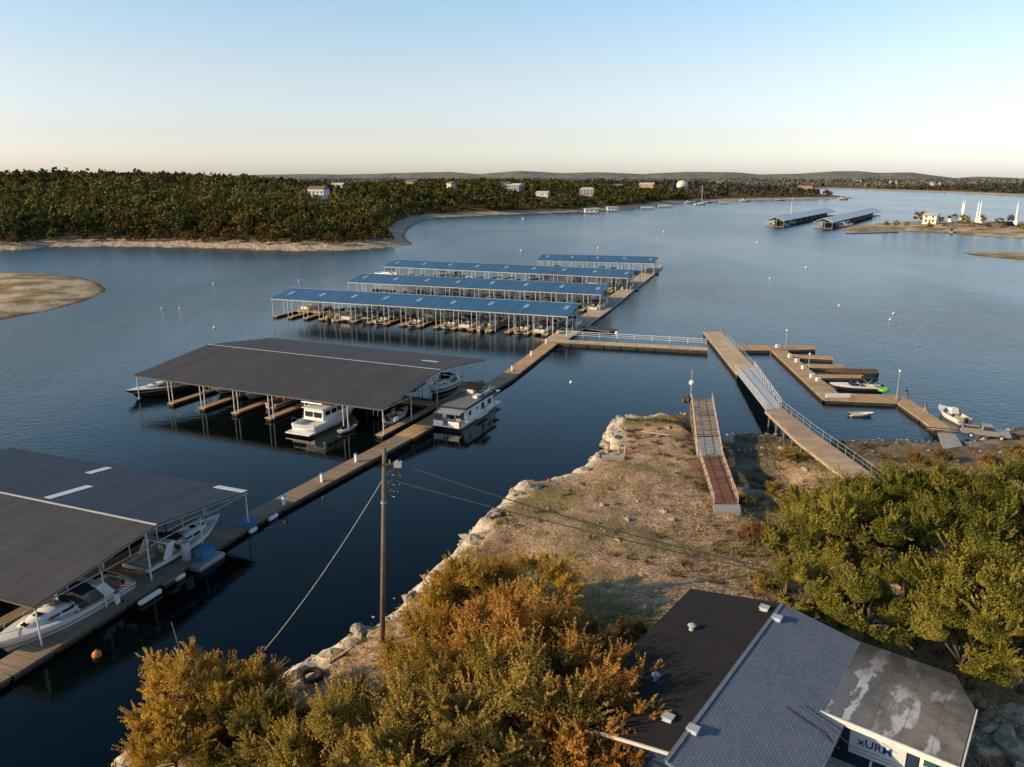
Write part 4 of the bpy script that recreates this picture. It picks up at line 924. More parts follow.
# local: +y along the ridge (away), +x to the right slope
def shingles(name, c, warm):
    t = NT(name); v = t.coord('Object'); sx = t.n('SeparateXYZ'); t.l(v, sx.inputs[0])
    br = t.n('TexBrick'); m = t.n('Mapping'); m.inputs['Rotation'].default_value = (0, 0, R(90)); t.l(v, m.inputs['Vector']); t.l(m.outputs[0], br.inputs['Vector'])
    br.inputs['Scale'].default_value = 1.0; br.inputs['Brick Width'].default_value = .33; br.inputs['Row Height'].default_value = .16; br.inputs['Mortar Size'].default_value = .012; br.inputs['Bias'].default_value = 0
    for nm, q in (('Color1', c), ('Color2', tuple(k * 1.45 for k in c)), ('Mortar', tuple(k * .35 for k in c))): br.inputs[nm].default_value = (*q, 1)
    n = t.noise(v, .5, 5, .65); col = t.mix(t.ramp(n, [(.4, 0.0), (.72, .6)]), br.outputs['Color'], warm)
    g = t.noise(v, 22, 3); col = t.mix(.3, col, t.ramp(g, [(.3, tuple(k * .6 for k in c)), (.7, tuple(k * 1.6 for k in c))]))
    t.bsdf(col, .9, 0, t.bump(t.math('ADD', t.math('MULTIPLY', br.outputs['Fac'], -1.0), t.math('MULTIPLY', g, .5)), .6, .02), .2); return t.mat
sh_dark = shingles('brown_shingles_tree_shade', (.019, .018, .018), (.036, .028, .023)); sh_blue = shingles('grey_shingles_sky_tint', (.14, .165, .205), (.2, .205, .22))  # left slope darkened for tree shade, right one tinted for blue sky light
t = NT('patched_flat_roof'); v = t.coord('Object'); sx = t.n('SeparateXYZ'); t.l(v, sx.inputs[0])
wob = t.noise(v, 1.3, 4, .6); n0 = t.noise(v, .45, 5, .65); f0 = t.noise(v, 12, 4)
wb2 = t.noise(t.coord('Object', (1, .3, 1)), .55, 3, .5)
st = t.math('SINE', t.math('ADD', t.math('MULTIPLY', sx.outputs[0], 3.1), t.math('ADD', t.math('MULTIPLY', wob, 4.5), t.math('MULTIPLY', wb2, 14.0))))
base = t.ramp(t.math('ADD', t.math('MULTIPLY', n0, .7), t.math('MULTIPLY', f0, .3)), [(.34, (.07, .062, .055)), (.5, (.22, .195, .17)), (.68, (.36, .32, .275))])
pm_ = t.math('MULTIPLY', t.ramp(st, [(-.0, 0.0), (.35, 1.0)]), t.ramp(t.math('SUBTRACT', t.noise(t.coord('Object', (1, .45, 1)), 1.0, 4, .6), t.math('MULTIPLY', sx.outputs[0], .045)), [(.13, 0.0), (.22, 1.0)]))
base = t.mix(t.ramp(t.math('DIVIDE', sx.outputs[0], 12.0), [(.36, .85), (.62, 0.0)]), base, t.ramp(f0, [(.3, (.1, .12, .15)), (.7, (.19, .215, .26))]))  # blue-grey gives way to beige; the beige carries warm sunlight in the colour
col = t.mix(t.math('MULTIPLY', pm_, .82), base, t.ramp(f0, [(.3, (.5, .49, .48)), (.7, (.7, .69, .68))]))
seam = t.math('LESS_THAN', t.math('FRACT', t.math('MULTIPLY', sx.outputs[0], .75)), .035); col = t.mix(t.math('MULTIPLY', seam, .5), col, (.1, .085, .07))
edge = t.ramp(t.math('DIVIDE', t.math('ADD', sx.outputs[1], t.math('MULTIPLY', wob, 2.5)), 20.0), [(.66, 0.0), (.84, .85)]); col = t.mix(edge, col, (.035, .03, .025))
t.bsdf(col, .85, 0, t.bump(t.math('ADD', f0, pm_), .3, .02), .2); flat_m = t.mat
navywall = planks('navy_boards', (.022, .045, .085), .15, .2, 0, (.008, .015, .03)); tealw = plain('teal_panel', (.02, .1, .13), .6)
EL = 1.0; ER = 1.15
def roof_plane(name, m, x_in, x_out, z_in, z_out, y0, y1, th=.14):
    a = [(x_in, y0, z_in), (x_out, y0, z_out), (x_out, y1, z_out), (x_in, y1, z_in)]
    if x_out < x_in: a = a[::-1]
    mb = MB(); mb.slab([Vector(p) for p in a], th); return mb.build(name, m, house)
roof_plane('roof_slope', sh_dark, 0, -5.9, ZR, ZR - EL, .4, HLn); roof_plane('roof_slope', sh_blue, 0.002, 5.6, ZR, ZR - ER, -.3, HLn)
mb = MB(); mb.bar((0.03, -.3, ZR + .015), (0.03, HLn, ZR + .015), .2, .04); mb.build('ridge_cap', sh_blue, house)
mb = MB(); mb.bar((0, .33, ZR - .1), (-5.9, .33, ZR - EL - .1), .08, .16); mb.build('fascia', trimm, house)
mb = MB(); mb.span((-5.3, .9, 3.2), (5.0, HLn - .4, ZR - EL - .32)); mb.add([(-5.3, .9, ZR - EL - .4), (5.0, .9, ZR - ER - .4), (0, .9, ZR - .25)], [(0, 1, 2)]); mb.build('wall', navywall, house)
FZ = ZR - 1.02
fl = [(4.2, HLn + .1), (4.35, 8.6), (10.6, 8.6), (10.7, 13.7), (9.5, HLn + .15)]
mb = MB(); mb.slab([Vector((x, y, FZ + .06 - .035 * (x - 4.2) + (.03 if x < 5 else 0))) for x, y in fl], .16); mb.build('flat_roof', flat_m, house)
whitef = plain('bright_fascia', (.76, .73, .66), .5)
mb = MB(); mb.bar((4.35, 8.53, FZ - .03), (10.65, 8.53, FZ - .25), .11, .3); mb.build('fascia', whitef, house)
mb = MB(); mb.bar((10.7, 8.5, FZ - .25), (10.78, 13.7, FZ - .25), .08, .22); mb.build('fascia', whitef, house)
WY = 9.5
mb = MB(); mb.span((5.1, WY, 3.2), (8.9, HLn - .3, FZ - .34)); mb.build('porch_wall', navywall, house)
mb = MB(); mb.span((8.9, WY + .25, 3.2), (10.2, 13.5, FZ - .38)); mb.build('porch_wall', tealw, house)
for x in (9.0, 10.3):
    mb = MB(); mb.span((x, 8.75, 3.2), (x + .16, 8.91, FZ - .36)); mb.build('porch_post', whitef, house)
mb = MB(); mb.span((9.16, 8.8, FZ - 1.1), (10.3, 8.86, FZ - .95)); mb.build('porch_rail', whitef, house)
# sign on the porch wall
sgn = empty('sign_board', (0, 0, 0)); sgn.parent = house
mb = MB(); mb.span((5.75, WY - .06, FZ - 2.25), (8.35, WY - .015, FZ - .95)); mb.build('sign_panel', plain('sign_white', (.66, .68, .7), .5, 0, .08), sgn)
signblue = plain('sign_blue', (.02, .05, .22), .5, 0, .1)
cu = bpy.data.curves.new('sign_lettering', 'FONT'); cu.body = 'xURM'; cu.size = .62; cu.extrude = .004; cu.offset = .012
ob = bpy.data.objects.new('sign_lettering_source', cu); COL.objects.link(ob)
dg = bpy.context.evaluated_depsgraph_get(); me = bpy.data.meshes.new_from_object(ob.evaluated_get(dg)); bpy.data.objects.remove(ob)
me.materials.clear(); me.materials.append(signblue); o = link('lettering', me, sgn); o.location = (6.15, WY - .068, FZ - 1.62); o.rotation_euler = (R(90), 0, 0)
for k, (x0, x1, z) in enumerate(((5.95, 7.2, 1.85), (7.3, 8.2, 1.88), (6.0, 8.1, 2.05))):
    mb = MB(); mb.span((x0, WY - .066, FZ - z - .03), (x1, WY - .061, FZ - z + .03)); mb.build('small_print', plain('sign_grey', (.3, .33, .38), .6), sgn)
def hloc(x, y, z): return Vector((x, y, z))
def on_roof(px, py, side):
    for z in [ZR - k * .02 for k in range(0, 70)]:
        q = P(px, py, z) - Vector((H0.x, H0.y, 0)); y = q.x * hr.x + q.y * hr.y; x = q.x * hr.y - q.y * hr.x
        zz = ZR - abs(x) * (EL / 5.9 if x < 0 else ER / 5.6)
        if z <= zz: return Vector((x, y, zz))
    return Vector((x, y, zz))
for (px, py, kind) in ((764.3, 610, 0), (691.6, 630, 1), (656, 680, 2), (668, 720, 0), (777, 620, 3), (693, 732, 3)):
    q = on_roof(px, py, 0); mb = MB()
    if kind in (0, 3): mb.box((0, 0, .1), (.5, .42, .2), taper=.8); mb.box((0, 0, .22), (.56, .48, .05))
    else: mb.tube((0, 0, -.05), (0, 0, .32), .16, .16, 12); mb.tube((0, 0, .32), (0, 0, .42), .26, .12, 12)
    o = mb.build('roof_vent', [plain('grey_white_vent', (.45, .46, .47), .5), plain('grey_white_vent', (.45, .46, .47), .5), plain('blue_grey_vent', (.12, .16, .24), .5), plain('pale_vent', (.42, .45, .5), .4)][kind], house, loc=q)
mb = MB(); 
for k in range(5): mb.span((5.3, 4.6 + .62 * k, 4.4 + .45 * k), (7.0, 5.2 + .62 * k, 4.5 + .45 * k))
stm = plain('pale_steps', (.42, .38, .36), .7)
mb.build('stair_treads', stm, house)
for x in (5.24, 7.06):
    mb = MB(); mb.bar((x, 4.2, 3.9), (x, 8.0, 6.65), .08, .3); mb.build('stair_stringer', stm, house)
    for y in (4.7, 7.5):
        mb = MB(); mb.span((x - .05, y - .05, 3.4), (x + .05, y + .05, 4.2 + (y - 4.2) * .72)); mb.build('stair_post', stm, house)
for k, x in enumerate((4.9, 5.4)):
    mb = MB(); mb.path([Vector((x - 1.9, 7.4 + k * .5, ZR - .60)), Vector((x, 6.9 + k * .5, ZR - .92)), Vector((x + .9, 6.7 + k * .5, ZR - 1.25))], .02, 5); mb.build('black_roof_line', black, house)  # two thin black lines across the right slope

# ------------------------------------------------------------------ utility pole and wires
pb = G(382, 642); pole = empty('utility_pole', pb, 0, 'tall brown wooden utility pole standing on the bank above the water', 'utility pole')
tp = Vector((.75, .1, 14.2))
mb = MB(); mb.tube((0, 0, -.6), tp, .19, .14, 12); mb.build('pole_shaft', polewood, pole, True)
def up_(f): return tp * f
mb = MB(); mb.tube(up_(.735) - Vector((0, 0, .06)), up_(.735) + Vector((0, 0, .08)), .2, .2, 12); mb.build('pole_band', galv, pole)
a = up_(.925); mb = MB(); mb.bar(a + Vector((-.1, -.22, 0)), a + Vector((1.15, .05, .05)), .1, .12); mb.build('crossarm', polewood, pole)
mb = MB(); mb.box(a + Vector((.9, 0, -.02)), (.5, .4, .36)); mb.build('junction_box', plain('grey_box', (.45, .42, .36), .6), pole)
for k, (dz, r0) in enumerate(((-.35, .42), (-.95, .5), (-1.5, .42), (-2.0, .3))):
    mb = MB(); c = a + Vector((.55, -.05, dz)); mb.path([c + Vector((math.cos(q) * r0, .08 * math.sin(q * 2), math.sin(q) * r0)) for q in [2 * math.pi * j / 14 for j in range(12)]], .03, 5); mb.build('cable_loop', wire_m, pole)
for k in range(2):
    mb = MB(); mb.tube(a + Vector((.35 + .5 * k, 0, .05)), a + Vector((.35 + .5 * k, 0, .28)), .06, .05, 8); mb.build('insulator', plain('porcelain', (.5, .48, .44), .3), pole)
wend = P(788, 571, 7.4)
sp_ = empty('service_pole', (wend.x, wend.y, gz(wend.x, wend.y)), 0, 'thin service pole hidden among the green trees beside the house', 'utility pole')
mb = MB(); mb.tube((0, 0, -.4), (0, 0, 7.6 - sp_.location.z), .12, .09, 8); mb.build('pole_shaft', polewood, sp_)
mb = MB(); mb.bar((-.3, 0, 7.4 - sp_.location.z), (.3, 0, 7.4 - sp_.location.z), .08, .1); mb.build('crossarm', polewood, sp_)
def catenary(a, b, sag, n=24): return [a.lerp(b, i / n) - Vector((0, 0, sag * 4 * (i / n) * (1 - i / n))) for i in range(n + 1)]
for k, (dz, sag, lab) in enumerate(((.0, .5, 'upper power cable running from the utility pole over the bank to the trees'), (-1.3, .25, 'lower power cable sagging below the other from the utility pole towards the trees'))):
    s0 = pb + a + Vector((1.0, 0, dz)); e_ = wend + Vector((.1, 0, -.05 - .35 * k)); mb = MB(); mb.path([p - s0 for p in catenary(s0, e_, sag)], .042, 6); o = mb.build('power_cable', wire_m, None, loc=s0)
    tag(o, lab, 'cable', 'power cables from the utility pole')
ge = P(262, 653, .1); s0 = pb + up_(.86); mb = MB(); mb.path([p - s0 for p in catenary(s0, ge, .55)], .026, 6); tag(mb.build('guy_rope', plain('pale_rope', (.36, .33, .28), .8), None, loc=s0), 'pale guy rope slanting from the utility pole down to the water', 'rope')
mb = MB(); mb.tube((0, 0, -1), (.05, 0, .5), .16, .12, 8); mb.path([Vector((math.cos(q) * .28, math.sin(q) * .28, .35 + .1 * math.sin(3 * q))) for q in [k * .5 for k in range(15)]], .04, 5); tag(mb.build('mooring_stump', polewood, None, loc=ge), 'short wooden stump in the water with rope wound round it', 'stump')
s1 = P(187, 667, 0); mb = MB(); mb.tube((0, 0, -1), (-1.15, .9, 3.1), .05, .035, 6); tag(mb.build('leaning_stake', polewood, None, loc=s1), 'thin stake leaning out of the dark water near the small golden tree', 'stake')

# ------------------------------------------------------------------ things on the walkways
def put(mb, name, m, px, py, z, label, cat, group=None, rz=0.0): o = mb.build(name, m, None, loc=P(px, py, z), rz=rz); return tag(o, label, cat, group)
sa = math.atan2(spB.y - spA.y, spB.x - spA.x)
mb = MB(); mb.box((0, 0, .4), (1.5, .95, .8)); mb.box((0, 0, .83), (1.6, 1.05, .1)); put(mb, 'dock_box', bluep, 205, 556, .5, 'blue dock box on the small float beside the walkway', 'dock box', None, sa)
mb = MB(); mb.span((-1.6, -.75, -.25), (1.6, .75, .45)); mb.tube((-1.6, -.8, .3), (1.6, -.8, .3), .09, None, 6); put(mb, 'side_float', galv, 206, 563, 0, 'small floating platform attached to the walkway under the blue box', 'float', None, sa)
mb = MB(); mb.box((0, 0, .85), (.6, .5, 1.7)); mb.box((0, 0, 1.74), (.66, .56, .08)); put(mb, 'power_cabinet', plain('pale_cabinet', (.5, .52, .55), .4), 187, 560, .5, 'pale upright cabinet on the walkway beside the white cruiser', 'cabinet', None, sa)
mb = MB(); mb.span((-1.1, -1.15, 0), (1.1, 1.15, .05)); put(mb, 'blue_mat', plain('blue_mat_cloth', (.09, .19, .33), .8), 247, 522, .56, 'blue mat lying across the walkway by the roof corner', 'mat', None, sa)
for k, (px, py, l_) in enumerate(((150, 597, 1.0), (180, 577, .35), (253, 530, .35), (273, 517, .5))):
    mb = MB(); mb.tube((-l_, 0, 0), (l_, 0, 0), .24, .24, 10); mb.ball((-l_, 0, 0), .24, 10); mb.ball((l_, 0, 0), .24, 10)
    put(mb, 'fender', white, px, py, .25, ['long white fender floating against the near edge of the walkway', 'short white fender just shore side of the upright cabinet', 'small white fender below the blue mat', 'white fender beyond the blue mat along the walkway'][k], 'fender', 'white fenders along the walkway', sa)
mb = MB(); mb.ball((0, 0, .1), .35, 12); mb.tube((0, 0, .3), (0, 0, .55), .07, .05, 6); put(mb, 'orange_buoy', orangep, 97, 656, 0, 'orange buoy floating in the dark water below the near walkway', 'buoy')
fl_ = empty('flag', P(123, 600, .5), 0, 'small red and white striped flag on a dock post near the white cruiser', 'flag')
mb = MB(); mb.tube((0, 0, 0), (0, 0, 2.2), .03, None, 6); mb.build('flag_pole', galv, fl_)
mb = MB(); mb2 = MB()
for k in range(7): (mb if k % 2 == 0 else mb2).box((.42, 0, 1.25 + .09 * k), (.8, .02, .09), rz=0)
mb.build('red_stripes', redp, fl_); mb2.build('white_stripes', white, fl_); mb = MB(); mb.box((.2, 0, 1.66), (.36, .03, .34)); mb.build('canton', navy, fl_)
mb = MB(); mb.span((-.5, -.04, 0), (.5, .04, .6)); put(mb, 'notice_board', white, 396, 421, 2.0, 'small white notice board hung between the posts at the shore end of the charcoal dock', 'notice', None, sp_dir)
mb = MB(); mb.ball((0, 0, .5), .42, 8); mb.box((0, 0, .05), (.5, .5, .1)); put(mb, 'white_float', white, 616.5, 335, .5, 'white ball float at the lake side of the footbridge', 'float')

# power pedestals along the walkways
for k, (px, py) in enumerate(((118, 604), (284, 505), (322, 482), (356, 462), (512, 371), (531, 356), (546, 343.5), (598, 308.5), (622, 290), (646, 273))):
    r = empty('power_pedestal', P(px, py, .52), sa, ['near the striped flag', 'beyond the last white fender', 'half way along the walkway beside the charcoal dock', 'just short of the utility pole top', 'first past the houseboat', 'second past the houseboat', 'at the turn to the footbridge', 'between the first and second blue roofs', 'between the second and third blue roofs', 'between the third and farthest blue roofs'][k], 'power pedestal', 'power pedestals along the walkways')
    r['label'] = 'white power pedestal on the walkway, ' + r['label']
    solid('pedestal_post', white, r, (0, 0, .5), (.28, .28, 1.0)); solid('pedestal_cap', bluep, r, (0, 0, 1.06), (.34, .34, .12))
    mb = MB(); mb.path([Vector((.2 + .28 * math.cos(q), .28 * math.sin(q), .05 + .004 * q)) for q in [j * .6 for j in range(22)]], .022, 5); mb.build('coiled_hose', plain('hose_yellow', (.45, .32, .06), .6) if k % 2 else black, r)

# mooring buoys
BU = [(213.5, 284), (162, 309), (180, 309), (214.5, 328), (440, 273), (598, 248), (521, 251), (890, 320), (893.5, 314), (839, 306), (806, 268), (770, 279), (757, 243), (664, 232), (523, 219), (571, 383), (299, 281), (260, 247)]
BL = ['left of the nearest blue roof', 'left of a pair near the gravel spit', 'right of a pair near the gravel spit', 'between the charcoal roof and the gravel spit', 'among the blue roofs left of the third', 'behind the far blue roof', 'left of the far blue roof', 'lower of a pair on the open lake', 'upper of a pair on the open lake', 'alone on the open lake right of the mast', 'alone far out right of the blue docks', 'alone right of the railed bridge', 'alone before the white roofed docks', 'alone beyond the far blue roof', 'near the wooded shore', 'in the sheltered water below the bridge', 'just behind the nearest blue roof', 'off the wooded beach']
bm_ = MB(); bm_.ball((0, 0, .15), .42, 10); bm_.tube((0, 0, .4), (0, 0, .75), .09, .07, 6); bme = bm_.mesh('mooring_buoy', white, True)
for (px, py), l_ in zip(BU, BL):
    o = link('mooring_buoy', bme); o.location = P(px, py, 0); tag(o, 'white mooring buoy ' + l_, 'buoy', 'mooring buoys'); s_ = max(.7, o.location.length / 330); o.scale = (s_, s_, s_)

# ------------------------------------------------------------------ pickup and trailer at the ramp
tl = P(985, 436, .55); trk = empty('pickup_truck', (tl.x, tl.y, max(.35, gz(tl.x, tl.y) + .02)), R(-24), 'silver tan pickup truck backed down to the water at the boat ramp', 'pickup')
tm = plain('champagne_paint', (.34, .3, .25), .3, .3, .1, 1, 0)
mb = MB()
prof = [(-2.75, .55), (-2.75, 1.05), (-.7, 1.08), (-.65, 1.12), (1.25, 1.12), (2.35, 1.02), (2.7, .9), (2.75, .5)]
mb.loft([[Vector((x, s_ * .95 * (1 if z < .9 else .97), z)) for x, z in prof] for s_ in (-1, 1)], closed=True); mb.build('body', tm, trk, bevel=.05)
mb = MB(); mb.span((-2.62, -.78, 1.06), (-.78, .78, 1.10)); mb.build('bed', black, trk)
for y in (-.86, .86):
    mb = MB(); mb.span((-2.72, y - .09, 1.05), (-.72, y + .09, 1.32)); mb.build('bed_side', tm, trk)
mb = MB(); mb.span((-2.76, -.8, .75), (-2.66, .8, 1.32)); mb.build('tailgate', tm, trk)
mb = MB(); mb.loft([[Vector((x, s_ * w, z)) for x, z, w in ((-.72, 1.1, .92), (-.55, 1.78, .76), (.62, 1.78, .76), (1.35, 1.1, .92))] for s_ in (-1, 1)], closed=True); cabn = mb.build('cab', tm, trk, bevel=.05)
mb = MB(); mb.quad((.72, -.72, 1.73), (1.3, -.84, 1.17), (1.3, .84, 1.17), (.72, .72, 1.73)); mb.build('windscreen', darkglass, cabn).location = (.03, 0, .03)
for s_ in (-1, 1):
    mb = MB(); q = [Vector((-.45, s_ * .9, 1.2)), Vector((1.1, s_ * .91, 1.2)), Vector((.58, s_ * .8, 1.7)), Vector((-.42, s_ * .8, 1.7))]; mb.quad(*(q if s_ < 0 else q[::-1])); mb.build('side_window', darkglass, cabn)
mb = MB(); mb.quad((-.7, -.75, 1.25), (-.58, -.66, 1.7), (-.58, .66, 1.7), (-.7, .75, 1.25)); mb.build('rear_window', darkglass, cabn).location = (-.03, 0, 0)
for x in (-1.75, 1.75):
    for y in (-.86, .86):
        mb = MB(); mb.tube((x, y - .13, .38), (x, y + .13, .38), .38, .38, 16); w_ = mb.build('wheel', black, trk); mb = MB(); mb.tube((x, y - .14, .38), (x, y + .14, .38), .2, .2, 12); mb.build('rim', alum, w_)
for y in (-.7, .7):
    mb = MB(); mb.box((2.74, y, .85), (.06, .36, .16)); mb.build('headlight', skyl, trk); mb = MB(); mb.box((-2.77, y * 1.2, 1.0), (.05, .14, .36)); mb.build('tail_light', redp, trk)
mb = MB(); mb.span((2.7, -.9, .42), (2.88, .9, .62)); mb.build('bumper', chrome, trk); mb = MB(); mb.span((-2.95, -.9, .45), (-2.77, .9, .6)); mb.build('bumper', chrome, trk)
bt = trk.matrix_basis @ Vector((-4.7, 0, 0)); trl = empty('boat_trailer', (bt.x, bt.y, .1), R(-24), 'empty dark boat trailer behind the pickup at the water edge', 'trailer')
mb = MB()
for y in (-.75, .75): mb.bar((-2.4, y, .6), (.7, y, .6), .1, .14)
mb.bar((.7, -.75, .6), (1.7, 0, .6), .1, .12); mb.bar((.7, .75, .6), (1.7, 0, .6), .1, .12); mb.bar((-2.3, -.75, .6), (-2.3, .75, .6), .1, .12); mb.bar((-.6, -.75, .6), (-.6, .75, .6), .1, .12); mb.build('frame', plain('rust_red_frame', (.14, .05, .035), .7), trl)
for y in (-1, 1):
    mb = MB(); mb.tube((-1.2, y - .1, .35), (-1.2, y + .1, .35), .33, .33, 14); mb.build('wheel', black, trl); mb = MB(); mb.bar((-2.2, y * .45, .78), (.4, y * .45, .86), .16, .08); mb.build('bunk', tanv, trl)

# ------------------------------------------------------------------ people on the mooring dock
skin_m = plain('skin', (.42, .25, .17), .6, 0, .08)
def skinned(name, joints, edges, m, parent, levels=2):
    me = bpy.data.meshes.new(name); me.from_pydata([j[0] for j in joints], edges, []); o = link(name, me, parent)
    sk = o.modifiers.new('skin', 'SKIN'); lay = me.skin_vertices[0].data if me.skin_vertices else None
    if lay is None:
        bpy.context.view_layer.objects.active = o; lay = me.skin_vertices[0].data
    for d, j in zip(lay, joints): d.radius = (j[1], j[1] if len(j) < 3 else j[2])
    lay[0].use_root = True
    sb = o.modifiers.new('subdivision', 'SUBSURF'); sb.levels = levels; sb.render_levels = levels
    bpy.context.view_layer.update(); dg = bpy.context.evaluated_depsgraph_get(); nm = bpy.data.meshes.new_from_object(o.evaluated_get(dg)); o.modifiers.clear(); o.data = nm; nm.materials.clear(); nm.materials.append(m)
    for p in nm.polygons: p.use_smooth = True
    return o
def person(px, py, z, rz, label, shirt, trousers, hair, stride=.28, lean=.05, bare=False):
    r = empty('person', P(px, py, z), rz, label, 'person')
    J = {'pelvis': ((0, 0, .93), .13, .1), 'waist': ((.02, 0, 1.08), .125, .1), 'chest': ((.04 + lean * .6, 0, 1.3), .15, .11), 'neck': ((.06 + lean, 0, 1.5), .06), 'head0': ((.07 + lean, 0, 1.57), .075), 'head1': ((.085 + lean, 0, 1.68), .1), 'head2': ((.08 + lean, 0, 1.77), .07)}
    for s_, nm in ((1, 'l'), (-1, 'r')):
        f = stride * s_
        J[nm + 'hip'] = ((0, .095 * s_, .88), .095); J[nm + 'knee'] = ((f * .55 + .05, .1 * s_, .49), .062); J[nm + 'ank'] = ((f - .02, .1 * s_, .09), .042); J[nm + 'toe'] = ((f + .17, .11 * s_, .035), .036)
        J[nm + 'sh'] = ((.04 + lean * .8, .19 * s_, 1.41), .062); J[nm + 'elb'] = ((.0 - f * .4, .25 * s_, 1.14), .043); J[nm + 'wri'] = ((.1 - f * .75, .24 * s_, .92), .03); J[nm + 'palm'] = ((.13 - f * .8, .235 * s_, .85), .034, .018)
        for k, (dx, dy, dz) in enumerate(((.04, .02, -.085), (.02, .022, -.095), (0, .02, -.09), (-.02, .016, -.07))): J[f'{nm}f{k}'] = ((.13 - f * .8 + dx, .235 * s_ - dy * s_ * .6, .85 + dz), .009)
        J[nm + 'th'] = ((.175 - f * .8, .225 * s_, .83), .01)
    nm_ = list(J); E_ = [('pelvis', 'waist'), ('waist', 'chest'), ('chest', 'neck'), ('neck', 'head0'), ('head0', 'head1'), ('head1', 'head2')]
    for s_ in 'lr': E_ += [('pelvis', s_ + 'hip'), (s_ + 'hip', s_ + 'knee'), (s_ + 'knee', s_ + 'ank'), (s_ + 'ank', s_ + 'toe'), ('chest', s_ + 'sh'), (s_ + 'sh', s_ + 'elb'), (s_ + 'elb', s_ + 'wri'), (s_ + 'wri', s_ + 'palm'), (s_ + 'palm', s_ + 'th')] + [(s_ + 'palm', f'{s_}f{k}') for k in range(4)]
    skinned('body', [J[n] for n in nm_], [(nm_.index(a), nm_.index(b)) for a, b in E_], skin_m, r)
    def sub(name, names, edges, m, grow):
        skinned(name, [(J[n][0], J[n][1] + grow, (J[n][2] if len(J[n]) > 2 else J[n][1]) + grow) for n in names], [(names.index(a), names.index(b)) for a, b in edges], m, r)
    sub('shirt', ['pelvis', 'waist', 'chest', 'lsh', 'rsh', 'lelb', 'relb'], [('pelvis', 'waist'), ('waist', 'chest'), ('chest', 'lsh'), ('chest', 'rsh'), ('lsh', 'lelb'), ('rsh', 'relb')], shirt, .022)
    sub('trousers', ['pelvis', 'lhip', 'rhip', 'lknee', 'rknee'] + ([] if bare else ['lank', 'rank']), [('pelvis', 'lhip'), ('pelvis', 'rhip'), ('lhip', 'lknee'), ('rhip', 'rknee')] + ([] if bare else [('lknee', 'lank'), ('rknee', 'rank')]), trousers, .026)
    hx = .075 + lean; mb = MB(); mb.ball((hx - .02, 0, 1.715), .108, 12, sq=(1, .95, .95)); mb.build('hair', hair, r, True)
    mb = MB(); mb.loft([[Vector((hx + .085, -.016, 1.655)), Vector((hx + .085, .016, 1.655)), Vector((hx + .082, 0, 1.71))], [Vector((hx + .122, -.006, 1.66)), Vector((hx + .122, .006, 1.66)), Vector((hx + .1, 0, 1.7))]], closed=True); mb.build('nose', skin_m, r)
    for s_ in (-1, 1):
        mb = MB(); mb.ball((hx + .088, .035 * s_, 1.695), .013, 6); mb.build('eye', black, r); mb = MB(); mb.ball((hx, .1 * s_, 1.68), .028, 8, sq=(.7, .4, 1)); mb.build('ear', skin_m, r)
    mb = MB(); mb.box((hx + .096, 0, 1.625), (.012, .045, .01)); mb.build('mouth', plain('lips', (.3, .1, .08), .6), r)
    return r
person(906, 398.5, .6, R(115), 'person in a dark blue top walking at the bend of the mooring dock', plain('dark_blue_cloth', (.04, .05, .13), .9), plain('grey_trousers', (.16, .15, .15), .9), plain('dark_hair', (.02, .015, .01), .7))
person(925, 414, .6, R(125), 'person in a dusky red top and pale shorts walking nearer the white boat', plain('dusky_red_cloth', (.2, .09, .1), .9), plain('pale_shorts', (.5, .38, .32), .9), plain('brown_hair', (.05, .03, .02), .7), bare=True)

# ------------------------------------------------------------------ foliage
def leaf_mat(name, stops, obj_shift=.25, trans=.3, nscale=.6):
    t = NT(name); at = t.n('Attribute'); at.attribute_name = 'rnd_shade'; n = t.noise(t.coord('Object'), nscale, 3, .6)
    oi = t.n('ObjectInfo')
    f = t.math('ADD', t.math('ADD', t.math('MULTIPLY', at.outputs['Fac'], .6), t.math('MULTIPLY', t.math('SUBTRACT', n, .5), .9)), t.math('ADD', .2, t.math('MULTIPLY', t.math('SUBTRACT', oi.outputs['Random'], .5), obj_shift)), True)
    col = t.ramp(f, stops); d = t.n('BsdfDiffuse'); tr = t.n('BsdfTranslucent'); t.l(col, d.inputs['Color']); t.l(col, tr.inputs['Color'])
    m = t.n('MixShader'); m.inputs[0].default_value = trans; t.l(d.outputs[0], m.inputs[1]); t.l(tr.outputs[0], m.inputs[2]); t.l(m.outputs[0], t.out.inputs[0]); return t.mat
gold = leaf_mat('golden_leaves', [(.05, (.09, .06, .014)), (.3, (.3, .18, .028)), (.55, (.48, .285, .048)), (.85, (.68, .43, .095))])
rust = leaf_mat('rust_orange_leaves', [(.05, (.07, .045, .016)), (.3, (.3, .15, .028)), (.55, (.46, .225, .055)), (.9, (.66, .385, .11))])
olive = leaf_mat('olive_gold_leaves', [(.05, (.05, .048, .013)), (.35, (.15, .12, .028)), (.6, (.29, .215, .05)), (.9, (.54, .355, .09))])
green = leaf_mat('oak_leaves', [(.05, (.022, .028, .007)), (.35, (.08, .088, .018)), (.6, (.19, .18, .034)), (.9, (.36, .3, .06))])
green2 = leaf_mat('yellow_oak_leaves', [(.05, (.03, .032, .008)), (.35, (.105, .105, .02)), (.6, (.24, .21, .038)), (.9, (.42, .33, .065))])
brush = leaf_mat('rusty_brush_leaves', [(.05, (.05, .04, .014)), (.4, (.17, .1, .03)), (.65, (.3, .15, .045)), (.9, (.36, .26, .08))])
fardark = leaf_mat('dark_wood_leaves', [(.1, (.016, .02, .007)), (.4, (.06, .064, .02)), (.65, (.13, .122, .036)), (.95, (.23, .185, .06))], .5, .15, .25)
farrust = leaf_mat('rusty_wood_leaves', [(.1, (.035, .025, .01)), (.45, (.11, .07, .024)), (.7, (.19, .105, .034)), (.95, (.26, .17, .055))], .4, .15, .25)
